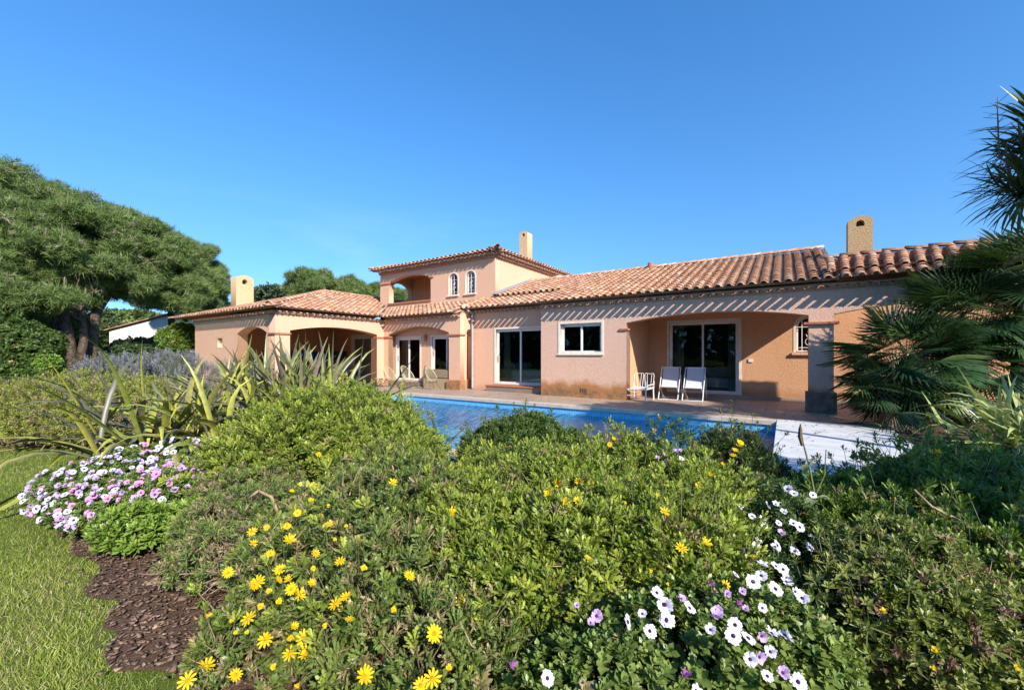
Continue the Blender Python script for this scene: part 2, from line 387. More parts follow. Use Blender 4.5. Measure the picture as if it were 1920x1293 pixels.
# right wing front wall with window and two segmental arches
o_ = [(-7.23, 0), (-4.15, 0), (-4.15, 2.44)] + arch(-4.15, .5, 2.44, 2.66)[1:] + [(.5, 0), (1.0, 0)] + arch(1.0, 5.4, 2.44, 2.67) + [(5.4, 0), (6.0, 0), (6.0, 3.22), (-7.23, 3.22)]
plane2d('front_wall', o_, [rect(-6.47, -4.97, 1.47, 2.49)], (0, WV, 0), (1, 0, 0), .38, M['stucco_dirty'], villa)
plane2d('recessed_wall', [(-11.0, 0), (-9.78, 0), (-9.78, .2), (-7.42, .2), (-7.42, 0), (-7.0, 0), (-7.0, 3.3), (-11.0, 3.3)], [rect(-9.72, -7.46, .26, 2.45)], (0, 13.45, 0), (1, 0, 0), .3, M['stucco'], villa)
b = MB(); b.box(-7.23, -6.93, WV + .381, 13.45, 0, 3.22); b.build('return_wall', M['stucco'], villa)
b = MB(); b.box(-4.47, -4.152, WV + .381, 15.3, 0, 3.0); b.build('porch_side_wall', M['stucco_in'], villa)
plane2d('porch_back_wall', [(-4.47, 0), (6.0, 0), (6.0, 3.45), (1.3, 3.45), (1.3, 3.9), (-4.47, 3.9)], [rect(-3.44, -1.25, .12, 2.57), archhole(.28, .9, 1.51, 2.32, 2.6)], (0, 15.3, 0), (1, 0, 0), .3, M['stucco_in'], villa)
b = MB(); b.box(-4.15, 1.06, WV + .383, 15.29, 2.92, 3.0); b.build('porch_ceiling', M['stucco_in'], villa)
b = MB(); b.box(-4.15, 6.0, 15.262, 15.299, 0.0, .11); b.build('skirting_tiles', M['terrace'], villa)
b = MB(); b.box(.44, 1.06, WV - .06, WV + .44, 0, .5); b.build('pillar_plinth', mat_simple('dark_stone_plinth', (.30, .23, .17), (.17, .13, .10), 6, .95, .1, .8, 40, .02), villa)
def capital(x0, x1, y0, y1, z=2.2, t=.055):
    b = MB(); b.box(x0, x1, y0, y1, z, z + t); return b.build('capital', M['terracotta'], villa)
capital(.40, 1.10, WV - .07, WV + .45); capital(-4.36, -4.09, WV - .05, WV + .37, 2.21)
# main roof gable end above the porch
b = MB(); b.add([(1.05, 13.0, 3.0), (1.05, 22.4, 3.0), (1.05, 22.4, 3.35), (1.05, 17.4, 4.98), (1.05, 13.0, 3.4)], [(0, 1, 2, 3, 4)]); b.build('gable_wall', M['stucco'], villa)
# arcade in the middle
A0, A1 = -15.93, -11.0
oa = [(A0, 0), (-15.38, 0)] + arch(-15.38, -11.62, 2.36, 2.68) + [(-11.62, 0), (A1, 0), (A1, 3.06), (A0, 3.06)]
plane2d('arcade_wall', oa, [], (0, WV, 0), (1, 0, 0), .26, M['stucco'], villa)
plane2d('arcade_side_wall', [(0, 0), (.12, 0), (.12, 2.25)] + arch(.12, .50, 2.25, 2.5)[1:] + [(.5, 0), (.69, 0), (.69, 3.25), (0, 3.25)], [], (A1 + .001, WV + .262, 0), (0, 1, 0), .24, M['stucco'], villa)
capital(-11.72, -10.95, WV - .05, WV + .27, 2.22); capital(-15.98, -15.30, WV - .05, WV + .27, 2.22); capital(-11.25, -10.95, 13.5, 13.72, 2.22)
b = MB(); b.box(-11.70, -10.96, WV - .06, WV + .30, 0, .40); b.build('pillar_plinth', M['stucco_dirty'], villa)
b = MB(); b.box(-11.26, -10.95, 13.48, 13.75, 0, .40); b.build('pillar_plinth', M['stucco_dirty'], villa)
plane2d('veranda_back_wall', [(-15.9, 0), (-11.25, 0), (-11.25, 3.3), (-15.9, 3.3)], [rect(-15.35, -13.80, .24, 2.22), rect(-13.05, -11.4, .5, 2.22)], (0, 13.22, 0), (1, 0, 0), .25, M['stucco'], villa)
# left wing: open loggia corner
LU, LV = -15.70, 7.8
oL = [(0, 0), (.55, 0), (.55, 2.2), (.55, 2.36)] + arch(.55, 4.55, 2.36, 2.58)[1:] + [(4.55, 0), (4.95, 0), (4.95, 3.04), (0, 3.04)]
plane2d('loggia_side_wall', oL, [], (LU, LV, 0), (0, 1, 0), .42, M['stucco'], villa)
oF = [(-23.0, 0), (-18.75, 0), (-18.75, 2.28)] + arch(-18.75, -16.32, 2.28, 2.55)[1:] + [(-16.32, 0), (LU - .421, 0), (LU - .421, 3.04), (-23.0, 3.04)]
plane2d('loggia_front_wall', oF, [rect(-20.6, -20.1, 1.75, 2.15)], (0, LV + .001, 0), (1, 0, 0), .4, M['stucco'], villa)
capital(LU - .46, LU + .05, LV - .05, LV + .58, 2.2); capital(LU - .44, LU + .05, 12.3, 12.72, 2.2)
b = MB(); b.box(-20.6, -20.1, LV + .15, LV + .17, 1.75, 2.15); b.build('shutter', M['cream'], villa)
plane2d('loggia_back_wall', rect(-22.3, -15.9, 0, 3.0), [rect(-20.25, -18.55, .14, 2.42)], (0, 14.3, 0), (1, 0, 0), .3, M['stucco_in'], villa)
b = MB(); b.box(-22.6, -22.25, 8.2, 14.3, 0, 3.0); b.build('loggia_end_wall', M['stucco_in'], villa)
b = MB(); b.box(-22.9, -15.75, 8.21, 14.6, 3.0, 3.06); b.build('loggia_ceiling', M['stucco'], villa)
b = MB(); b.box(-23.0, -22.62, 8.21, 17, 0, 3.04); b.build('rear_wall', M['stucco'], villa)
b = MB(); b.box(-15.9, -15.6, 13.47, 14.29, 0, 3.0); b.build('side_wall', M['stucco'], villa)
# upper storey
TF, TE = 14.5, -10.5
TZ0, TZ1 = 3.3, 5.92
oT = rect(-18.15, TE, TZ0, TZ1)
loggia_hole = [(-17.45, 4.05)] + [(-17.45, 5.22)] + arch(-17.45, -14.4, 5.22, 5.48)[1:] + [(-14.4, 4.05)]
w1 = archhole(-13.20, -12.66, 4.22, 4.97, 5.24); w2 = archhole(-12.17, -11.63, 4.22, 4.97, 5.24)
plane2d('tower_front_wall', oT, [loggia_hole, w1, w2], (0, TF, 0), (1, 0, 0), .3, M['stucco'], villa)
b = MB(); b.box(TE - .3, TE, TF + .301, 23.2, TZ0, TZ1); b.build('tower_side_wall', M['stucco'], villa)
plane2d('tower_loggia_arch', rect(.301, 2.3, TZ0, TZ1), [[(.5, 4.1), (.5, 5.1)] + arch(.5, 1.95, 5.1, 5.42)[1:] + [(1.95, 4.1)]], (-17.85, TF, 0), (0, 1, 0), .3, M['stucco'], villa)
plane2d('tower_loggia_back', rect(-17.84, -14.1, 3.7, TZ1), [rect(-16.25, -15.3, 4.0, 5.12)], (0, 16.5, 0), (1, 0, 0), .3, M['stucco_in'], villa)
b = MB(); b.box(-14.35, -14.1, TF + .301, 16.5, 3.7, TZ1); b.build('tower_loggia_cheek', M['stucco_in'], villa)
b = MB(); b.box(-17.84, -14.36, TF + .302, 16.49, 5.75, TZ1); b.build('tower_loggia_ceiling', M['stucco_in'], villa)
b = MB(); b.box(-18.0, -14.36, TF + .302, 16.49, 3.3, 3.78); b.build('balcony_floor', M['terrace'], villa)
b = MB(); b.box(-18.15, -17.85, 16.802, 23.2, TZ0, TZ1); b.box(-17.84, TE - .301, 22.9, 23.2, TZ0, TZ1); b.build('tower_rear_wall', M['stucco'], villa)
b = MB(); b.box(-17.5, -14.36, TF - .06, TF + .32, 4.05, 4.13); b.build('parapet_coping', M['terracotta'], villa)
b = MB(); b.box(-18.2, -17.38, TF - .05, TF + .3, 5.16, 5.22); b.build('capital', M['terracotta'], villa); b = MB(); b.box(-14.5, -14.2, TF - .05, TF + .02, 5.18, 5.23); b.build('capital', M['terracotta'], villa)
for (a, c) in ((-13.28, -12.58), (-12.25, -11.55)):
    b = MB(); b.box(a, c, TF - .07, TF + .12, 4.155, 4.22); b.build('window_sill', M['cream'], villa)

# windows and doors ------------------------------------------------
def frame_box(b, x0, x1, z0, z1, y0, y1, w):
    b.box(x0, x0 + w, y0, y1, z0, z1); b.box(x1 - w, x1, y0, y1, z0, z1)
    b.box(x0 + w, x1 - w, y0, y1, z1 - w, z1); b.box(x0 + w, x1 - w, y0, y1, z0, z0 + w)
def sliding(name, x0, x1, z0, z1, y, reveal=.12, leaves=2, surround=True, handle=True):
    b = MB(); yy = y + reveal
    frame_box(b, x0, x1, z0, z1, yy - .04, yy + .05, .055)
    w = (x1 - x0 - .11) / leaves
    for i in range(leaves):
        a = x0 + .055 + i * w; off = .02 if i % 2 else -.012
        frame_box(b, a - (.02 if i else 0), a + w + (.02 if i < leaves - 1 else 0), z0 + .05, z1 - .05, yy - .025 + off, yy + .012 + off, .05)
    fr = b.build(name, M['white'], villa)
    b = MB()
    for i in range(leaves):
        a = x0 + .055 + i * w; off = .02 if i % 2 else -.012
        b.box(a + .03, a + w - .03, yy - .008 + off, yy - .002 + off, z0 + .09, z1 - .09)
    b.build('pane', M['glass'], fr)
    if surround:
        b = MB(); frame_box(b, x0 - .07, x1 + .07, z0 - .001, z1 + .07, y - .018, y + .02, .068); b.build('surround', M['cream'], fr)
    if leaves == 2 and z1 - z0 > 1.5:
        for (ca, cb2) in ((x0 + .1, x0 + .42), (x1 - .36, x1 - .1)):
            V = []; nn = 26
            for i in range(nn):
                xx = ca + (cb2 - ca) * i / (nn - 1); yy2 = y + .42 + .03 * math.sin(i * 1.5) + (0 if i % 2 else .008)
                V += [(xx, yy2, z0 + .03), (xx, yy2, z1 - .05), (xx, yy2 + .004, z0 + .03), (xx, yy2 + .004, z1 - .05)]
            MB().add(V, [(4 * i, 4 * i + 4, 4 * i + 5, 4 * i + 1) for i in range(nn - 1)] + [(4 * i + 6, 4 * i + 2, 4 * i + 3, 4 * i + 7) for i in range(nn - 1)]).build('curtain', M['curtain'], fr)
    if handle:
        b = MB(); b.box(x0 + .07, x0 + .10, yy - .075, yy - .04, z0 + .9, z0 + 1.15); b.build('handle', M['zinc'], fr)
    return fr
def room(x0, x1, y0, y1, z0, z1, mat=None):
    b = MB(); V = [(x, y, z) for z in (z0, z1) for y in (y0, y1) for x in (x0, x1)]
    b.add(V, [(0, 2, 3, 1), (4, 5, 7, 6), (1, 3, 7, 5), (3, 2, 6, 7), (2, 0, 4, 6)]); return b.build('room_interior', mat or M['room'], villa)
sliding('sliding_window', -6.47, -4.97, 1.47, 2.49, WV, .14)
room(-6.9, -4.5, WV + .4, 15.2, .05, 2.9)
sliding('sliding_door', -9.72, -7.46, .26, 2.45, 13.45, .12)
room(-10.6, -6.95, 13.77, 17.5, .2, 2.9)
sliding('sliding_door', -3.44, -1.25, .12, 2.57, 15.3, .10)
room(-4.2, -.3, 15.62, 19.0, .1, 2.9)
sliding('sliding_door', -15.35, -13.80, .24, 2.22, 13.22, .08)
sliding('sliding_door', -13.05, -11.4, .5, 2.22, 13.22, .10)
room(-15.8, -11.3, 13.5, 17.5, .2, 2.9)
b = MB(); b.box(-9.9, -7.24, 13.02, 13.449, .0, .20); b.build('door_step', M['terrace'], villa)
b = MB(); b.box(-9.93, -7.235, 12.99, 13.449, .2, .235); b.build('door_sill', M['terracotta'], villa)
b = MB(); b.box(-15.4, -11.75, 13.02, 13.219, 0, .2); b.build('door_step', M['terrace'], villa)
b = MB(); b.box(-6.55, -4.9, WV - .05, WV + .1, 1.425, 1.468); b.build('window_sill', M['cream'], villa)
# grey roller shutter door in the loggia
fr = MB(); frame_box(fr, -20.25, -18.55, .14, 2.42, 14.31, 14.36, .12); fr = fr.build('shutter_door', M['white'], villa)
b = MB()
z = .26
while z < 2.3: b.box(-20.13, -18.67, 14.345, 14.365, z, z + .048); z += .052
b.build('shutter', M['roller'], fr)
b = MB(); frame_box(b, -20.4, -18.4, .12, 2.56, 14.27, 14.31, .13); b.build('surround', M['cream'], fr)
b = MB(); b.box(-20.7, -18.2, 13.9, 14.26, 0, .12); b.build('door_step', M['coping'], villa)
# arched windows with white grilles
def arched_window(x0, x1, z0, zs, zc, y, bars=2):
    outer = archhole(x0 + .004, x1 - .004, z0 + .004, zs, zc - .004); inner = archhole(x0 + .06, x1 - .06, z0 + .06, zs, zc - .06)
    f = plane2d('arched_window', outer, [inner], (0, y + .14, 0), (1, 0, 0), .05, M['white'], villa)
    b = MB(); b.box(x0 + .03, x1 - .03, y + .16, y + .166, z0 + .03, zc - .02); b.build('pane', M['glass'], f)
    g = MB(); w = x1 - x0
    for i in range(bars + 1):
        x = x0 + w * (i + .5) / (bars + 1); g.tube([(x, y + .06, z0 + .02), (x, y + .06, zs + (zc - zs) * .75)], .011, 5)
    for z in (z0 + .14, zs - .04): g.tube([(x0, y + .06, z), (x1, y + .06, z)], .011, 5)
    xm = (x0 + x1) / 2; pts = [(xm + .07 * math.cos(t) * (1 if t < 6 else -1), y + .055, z0 + .32 + .1 * math.sin(t)) for t in np.linspace(0, 5, 12)]
    g.tube(pts, .009, 5); pts = [(xm - .05 * math.cos(t), y + .055, z0 + .55 - .08 * math.sin(t)) for t in np.linspace(0, 5, 12)]; g.tube(pts, .009, 5)
    g.build('grille', M['white'], f)
    o2 = archhole(x0 - .06, x1 + .06, z0 - .0, zs, zc + .06); plane2d('surround', o2, [archhole(x0 + .002, x1 - .002, z0 + .001, zs, zc - .002)], (0, y - .012, 0), (1, 0, 0), .03, M['cream'], f)
arched_window(-13.20, -12.66, 4.22, 4.97, 5.24, TF); arched_window(-12.17, -11.63, 4.22, 4.97, 5.24, TF)
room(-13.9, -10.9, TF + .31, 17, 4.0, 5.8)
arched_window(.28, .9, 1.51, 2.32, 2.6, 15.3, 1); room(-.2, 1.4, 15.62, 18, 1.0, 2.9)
b = MB(); b.box(.18, 1.0, 15.22, 15.31, 1.43, 1.505); b.build('window_sill', M['stucco'], villa)
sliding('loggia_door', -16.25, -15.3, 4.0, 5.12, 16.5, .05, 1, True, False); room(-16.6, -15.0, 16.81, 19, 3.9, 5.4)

# roofs ------------------------------------------------------------
TCOL = [(.46, .25, .15), (.49, .285, .18), (.41, .21, .125), (.51, .32, .22), (.42, .26, .18), (.36, .20, .14), (.48, .23, .13)]
def half_tile(r0, r1, L, seg=6, flip=False):
    V = []
    for j, (r, y) in enumerate(((r0, 0), (r1, L))):
        for i in range(seg + 1):
            a = math.pi * i / seg; V.append((-r * math.cos(a), y, (-1 if flip else 1) * r * math.sin(a) * .82))
    F = [(i, i + 1, seg + 2 + i, seg + 1 + i) for i in range(seg)]
    # thin rim so that the ends read as clay of some thickness
    k = len(V); t = .013
    for i in range(seg + 1):
        a = math.pi * i / seg; V.append((-(r0 - t) * math.cos(a), 0, (-1 if flip else 1) * (r0 - t) * math.sin(a) * .82))
    for i in range(seg + 1):
        a = math.pi * i / seg; V.append((-(r0 - t) * math.cos(a), L * .5, (-1 if flip else 1) * (r0 - t) * math.sin(a) * .82))
    F += [(i + 1, i, k + i, k + i + 1) for i in range(seg)] + [(k + i + 1, k + i, k + seg + 1 + i, k + seg + 2 + i) for i in range(seg)]
    return np.array(V), np.array(F)
def inside(poly, x, y):
    c = False; n = len(poly)
    for i in range(n):
        x1, y1 = poly[i]; x2, y2 = poly[(i + 1) % n]
        if (y1 > y) != (y2 > y) and x < (x2 - x1) * (y - y1) / (y2 - y1) + x1: c = not c
    return c
def roof_plane(poly, eave_pt, up2d, z_eave, slope, pitch=.265, course=.27, light=0.0, proud=.20):
    """tiles over a plan polygon; eave_pt on the eave line, up2d the unit plan direction going up the slope"""
    ux, uy = up2d; ax, ay = -uy, ux         # along the eave
    ca = 1 / math.sqrt(1 + slope * slope); sa = slope * ca
    s = [(p[0] - eave_pt[0]) * ax + (p[1] - eave_pt[1]) * ay for p in poly]; t = [(p[0] - eave_pt[0]) * ux + (p[1] - eave_pt[1]) * uy for p in poly]
    P = [(a, c) for a, c in zip(s, t)]
    cov, cha, cc, ch = [], [], [], []
    n0 = math.floor(min(s) / pitch) - 1; n1 = math.ceil(max(s) / pitch) + 1
    for i in range(n0, n1):
        for fl in (0, 1):
            sx = (i + .5 * fl) * pitch
            tt = 0.0; k = 0
            while tt < max(t) + .2:
                t0 = tt + (proud if (fl == 1 and k == 0) else 0)
                if inside(P, sx, tt + course * .5) or (k == 0 and inside(P, sx, .05)):
                    j = random.uniform(-.006, .006); lift = .028 if fl == 0 else 0
                    p = (eave_pt[0] + ax * (sx + j) + ux * t0, eave_pt[1] + ay * (sx + j) + uy * t0, z_eave + slope * t0 + (.045 if fl == 0 else .075) + random.uniform(-.004, .004))
                    c = np.array(random.choice(TCOL)) * random.uniform(.82, 1.15) + light
                    if fl: c = c * .75
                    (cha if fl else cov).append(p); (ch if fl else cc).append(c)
                tt += course * ca; k += 1
    def R(tilt):
        X = np.array([-ax, -ay, 0.]); Y = np.array([ux * ca, uy * ca, sa]); Z = np.cross(X, Y)
        if Z[2] < 0: X = -X; Z = -Z
        c, q = math.cos(tilt), math.sin(tilt); Y2 = Y * c - Z * q; Z2 = Z * c + Y * q
        return np.stack([X, Y2, Z2], 1)
    tv, tf = half_tile(.088, .078, course * 1.18); cv, cf = half_tile(.105, .11, course * 1.18, 5, True)
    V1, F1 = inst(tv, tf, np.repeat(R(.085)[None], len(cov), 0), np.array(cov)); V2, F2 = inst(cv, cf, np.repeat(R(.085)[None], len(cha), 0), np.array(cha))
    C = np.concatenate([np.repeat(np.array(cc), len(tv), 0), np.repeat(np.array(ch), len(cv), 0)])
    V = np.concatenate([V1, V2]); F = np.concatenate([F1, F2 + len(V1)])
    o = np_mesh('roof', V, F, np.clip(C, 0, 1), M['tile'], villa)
    # deck below so that no light passes
    dk = MB(); zz = [z_eave + slope * max(c, .33) - .02 for c in t]
    q = [(p[0], p[1]) if c > .33 else (p[0] + ux * (.33 - c), p[1] + uy * (.33 - c)) for p, c in zip(poly, t)]
    m = len(q)
    dk.add([(a[0], a[1], z) for a, z in zip(q, zz)] + [(a[0], a[1], z - .07) for a, z in zip(q, zz)], [tuple(range(m)), tuple(range(m, 2 * m))[::-1]] + [(i, (i + 1) % m, m + (i + 1) % m, m + i)[::-1] for i in range(m)])
    dk.build('roof_deck', M['mortar'], o)
    return o
def ridge_tiles(p0, p1, roof, r=.11):
    p0, p1 = np.array(p0, float), np.array(p1, float); D = p1 - p0; L = np.linalg.norm(D); n = max(1, int(L / .36))
    T = np.array([p0 + D * i / n for i in range(n)]); T[:, 2] += .03
    tv, tf = half_tile(r, r * .86, .42); R_ = frames(np.tile(D + np.array([0, 0, -.04 * L]), (n, 1)), np.tile([0, 0, 1.], (n, 1)))
    V, F = inst(tv, tf, R_, T); C = np.repeat(np.array([np.array(random.choice(TCOL)) * random.uniform(.95, 1.25) for _ in range(n)]), len(tv), 0)
    return np_mesh('ridge_tiles', V, F, C, M['tile'], roof)
def genoise(p0, p1, out, z, rows=1, wallv=0.0):
    """row of half-round tiles set in mortar under an eave; p0->p1 on the wall face, out = outward unit vector"""
    p0 = np.array(p0, float); p1 = np.array(p1, float); D = p1 - p0; L = np.linalg.norm(D); D /= L; out = np.array(out, float)
    b = MB()
    n = int(L / .2)
    for row in range(rows):
        dep = .13 + .13 * row; zz = z + row * .095
        for i in range(n):
            c = p0 + D * ((i + .5 + .5 * (row % 2)) * L / n)
            V = []
            for y in (0.0, dep):
                for k in range(7):
                    a = math.pi * k / 6; q = c + D * (-.088 * math.cos(a)) + out * y; V.append((q[0], q[1], zz + .075 * math.sin(a)))
            for y in (dep - .0,):
                for k in range(7):
                    a = math.pi * k / 6; q = c + D * (-.070 * math.cos(a)) + out * y; V.append((q[0], q[1], zz + .057 * math.sin(a)))
            for k in range(7):
                a = math.pi * k / 6; q = c + D * (-.070 * math.cos(a)) + out * (dep * .6); V.append((q[0], q[1], zz + .057 * math.sin(a)))
            F = [(k, k + 1, 8 + k, 7 + k) for k in range(6)] + [(7 + k, 8 + k, 15 + k, 14 + k) for k in range(6)] + [(14 + k, 15 + k, 22 + k, 21 + k) for k in range(6)] + [tuple(range(21, 28))]
            b.add(V, F)
        # slab above
        a, c2 = p0, p0 + D * L
        q = [a, c2, c2 + out * (dep - .012), a + out * (dep - .012)]
        b.add([(w[0], w[1], zz + .070) for w in q] + [(w[0], w[1], zz + .097) for w in q], [(0, 1, 2, 3), (7, 6, 5, 4), (0, 4, 5, 1), (1, 5, 6, 2), (2, 6, 7, 3), (3, 7, 4, 0)])
    o = b.build('eaves_cornice', M['mortar2'], villa); return o
M['mortar2'] = mat_simple('salmon_mortar', (.60, .36, .25), (.48, .27, .18), 9, .9, .1, .4, 60)

SL = .35
r1 = roof_plane([(-10.5, 17.4), (-10.5, 14.4), (-7.3, 14.4), (-7.3, 12.3), (1.1, 12.3), (1.1, 17.4)], (-10, 12.3), (0, 1), 3.22, SL)
ridge_tiles((1.1, 17.4, 5.02), (-10.5, 17.4, 5.02), r1, .12)
b = MB(); b.add([(-10.5, 17.4, 5.0), (1.1, 17.4, 5.0), (1.1, 22.6, 3.3), (-10.5, 22.6, 3.3)], [(0, 1, 2, 3)]); b.build('rear_roof_slope', M['terracotta'], villa)
r2 = roof_plane([(-11.15, 12.9), (-7.25, 12.9), (-7.25, 14.5), (-9.0, 14.55), (-11.15, 14.5)], (-10, 12.9), (0, 1), 3.28, SL + .02)
ridge_tiles((-11.1, 12.9, 3.36), (-11.1, 14.45, 3.9), r2, .09)
r3 = roof_plane([(-15.6, 12.3), (-11.1, 12.3), (-11.1, 14.5), (-17.9, 14.5)], (-14, 12.3), (0, 1), 3.10, .33)
b = MB(); b.add([(-15.5, 12.28, 3.22), (-15.2, 12.28, 3.22), (-17.55, 14.49, 3.97), (-17.95, 14.49, 3.97)], [(0, 1, 2, 3)]); b.build('valley_flashing', M['lead'], r3)
# patio wall coping right of the main roof
r4 = roof_plane([(1.12, 12.3), (4.3, 12.3), (4.3, 12.85), (1.12, 12.85)], (2, 12.3), (0, 1), 3.22, .5, proud=.10)
r5 = roof_plane([(.86, 12.66), (4.25, 12.66), (4.25, 12.99), (.86, 12.99)], (2, 12.62), (0, 1), 3.44, 1.1, course=.085, proud=.03)
ridge_tiles((.74, 13.0, 3.85), (4.3, 13.0, 3.86), r5, .10)
b = MB(); b.add([(1.06, 12.66, 3.22), (4.2, 12.66, 3.22), (4.2, 12.95, 3.84), (1.06, 12.95, 3.84), (1.06, 13.12, 3.22), (4.2, 13.12, 3.22), (4.2, 13.1, 3.82), (1.06, 13.1, 3.82)], [(0, 1, 2, 3), (5, 4, 7, 6), (2, 3, 7, 6), (0, 3, 7, 4), (1, 5, 6, 2)]); b.build('coping_core', M['terracotta'], villa)
# left wing hip roof
zc = 3.14; pk = (-19.4, 12.0); pk2 = (-19.4, 17.5)
E0, E1, EF = -25.0, -15.3, 7.35
r6 = roof_plane([(E1, EF), (E1, 12.4), (-18.0, 14.6), (-18.0, 17.5), pk2, pk], (E1, 9), (-1, 0), zc, .35)
r7 = roof_plane([(E0, EF), (E1, EF), pk], (-18, EF), (0, 1), zc, .31)
zp = zc + .35 * 4.1 + .05
ridge_tiles((E1, EF, zc + .09), (*pk, zp), r6); ridge_tiles((*pk, zp), (*pk2, zp), r6)
b = MB(); b.add([(E0, EF + .3, zc + .05), (*pk, zp), (*pk2, zp), (E0, 17.5, zc)], [(0, 1, 2, 3)]); b.add([(*pk2, zp), (E1, 17.5, zc), (-18, 22, zc), (E0, 22, zc)], [(0, 1, 2, 3)])
b.build('rear_roof_slope', M['terracotta'], villa)
# tower hip roof
T0, T1, Tf, Tb = -18.6, -10.05, 14.05, 23.6
zt = 5.88; st = .25; tm = (T0 + T1) / 2; hw = (T1 - T0) / 2
r8 = roof_plane([(T0, Tf), (T1, Tf), (tm, Tf + hw)], (tm, Tf), (0, 1), zt, st)
r9 = roof_plane([(T1, Tf), (T1, Tb), (tm, Tb - hw), (tm, Tf + hw)], (T1, 18), (-1, 0), zt, st)
ztp = zt + st * hw + .05
ridge_tiles((T1, Tf, zt + .1), (tm, Tf + hw, ztp), r8); ridge_tiles((T0, Tf, zt + .1), (tm, Tf + hw, ztp), r8)
b = MB(); b.add([(T0, Tf, zt + .04), (tm, Tf + hw, ztp - .04), (tm, Tb - hw, ztp - .04), (T0, Tb, zt)], [(0, 1, 2, 3)]); b.add([(tm, Tb - hw, ztp - .04), (T1, Tb, zt), (T0, Tb, zt)], [(0, 1, 2)]); b.build('rear_roof_slope', M['terracotta'], villa)
b = MB(); b.box(T0 + .35, T1 - .35, Tf + .35, Tb - .35, zt - .06, zt + .0); b.build('tower_soffit', M['mortar2'], villa)
genoise((-18.15, TF), (TE, TF), (0, -1), zt - .20, 2); genoise((TE, TF), (TE, 23.2), (1, 0), zt - .20, 2)
genoise((-7.23, WV), (5.9, WV), (0, -1), 3.07, 1); genoise((-10.98, 13.45), (-7.25, 13.45), (0, -1), 3.16, 1)
genoise((-15.5, WV), (-11.0, WV), (0, -1), 2.98, 1); genoise((LU, LV), (LU, 12.5), (1, 0), 2.98, 1); genoise((-23.0, LV), (LU, LV), (0, -1), 2.98, 1)
b = MB(); b.add([(-10.495, 14.3, 3.93), (-10.495, 17.6, 5.06), (-10.495, 17.6, 5.24), (-10.495, 14.3, 4.11)], [(0, 1, 2, 3)]); b.add([(-10.49, 14.3, 4.05), (-10.3, 14.3, 4.03), (-10.3, 17.6, 5.16), (-10.49, 17.6, 5.19)], [(0, 1, 2, 3)]); b.build('wall_flashing', M['lead'], villa)

# chimneys
def chimney(cx, cy, w, l, z0, z1, round_top='u', mat=None, hole='u'):
    """arched-top stack; the hole shows on the +X face (u) or the front (v)"""
    mat = mat or M['stucco_chim']
    if hole == 'u':
        o = plane2d('chimney', [(-l / 2, z0), (l / 2, z0), (l / 2, z1 - .12)] + arch(-l / 2, l / 2, z1 - .12, z1)[::-1][1:], [archhole(-.12, .12, z1 - .42, z1 - .3, z1 - .18)], (cx + w / 2, cy, 0), (0, 1, 0), w, mat, villa)
        b = MB(); b.box(cx - .02, cx + .02, cy - .14, cy + .14, z1 - .45, z1 - .16)
    else:
        o = plane2d('chimney', [(-w / 2, z0), (w / 2, z0), (w / 2, z1 - .1)] + arch(-w / 2, w / 2, z1 - .1, z1)[::-1][1:], [archhole(-.09, .09, z1 - .28, z1 - .2, z1 - .11)], (cx, cy - l / 2, 0), (1, 0, 0), l, mat, villa)
        b = MB(); b.box(cx - .11, cx + .11, cy - .02, cy + .02, z1 - .3, z1 - .1)
    b.build('flue', M['steel_dark'], o); return o
chimney(-22.15, 9.45, .55, .78, 3.2, 5.27, hole='u')
chimney(-11.6, 18.8, .5, .5, 5.8, 8.0, hole='v')
chimney(1.74, 15.0, .53, .42, 3.2, 5.27, mat=mat_stucco('brown_lichen_roughcast', (.60, .40, .24), (.34, .22, .09), (.50, .34, .17), 0), hole='v')
b = MB(); b.tube([(-4.6, 17.2, 4.9), (-4.6, 17.2, 5.2)], .11, 10); b.build('roof_vent', M['terracotta'], villa)
# air-conditioning unit
b = MB(); b.box(TE + .03, TE + .36, 19.9, 20.75, 5.15, 5.72); ac = b.build('air_conditioner', M['white'], villa)
b = MB(); b.tube([(TE + .362, 20.2, 5.45), (TE + .375, 20.2, 5.45)], .19, 18); b.build('fan_grille', M['roller'], ac)
# downpipe, sconce, vent, switch
b = MB(); b.tube([(-10.86, 13.36, 3.2), (-10.86, 13.36, .05)], .045, 8); b.tube([(-10.86, 12.98, 3.34), (-10.86, 13.1, 3.22), (-10.86, 13.36, 3.18)], .045, 8)
b.build('downpipe', M['zinc'], villa)
b = MB(); b.box(-5.72, -5.46, WV - .012, WV + .01, .14, .34); vt = b.build('wall_vent', M['stucco_dirty'], villa)
b = MB()
for i in range(4): b.box(-5.70 + i * .06, -5.67 + i * .06, WV - .02, WV - .011, .17, .31)
b.build('vent_slots', M['steel_dark'], vt)
b = MB(); b.box(-.98, -.86, 15.27, 15.3, 1.2, 1.3); b.build('wall_switch', M['white'], villa)
s = MB()
for i in range(9):
    a = math.pi * i / 8
V = []
for j, (rr, zz) in enumerate(((.02, 2.02), (.07, 2.08), (.10, 2.2), (.11, 2.32))):
    for i in range(9): a = math.pi * i / 8; V.append((-13.42 - rr * math.cos(a), 13.218 - rr * math.sin(a), zz))
s.add(V, [(j * 9 + i, j * 9 + i + 1, (j + 1) * 9 + i + 1, (j + 1) * 9 + i) for j in range(3) for i in range(8)]); s.build('wall_sconce', M['terracotta'], villa)

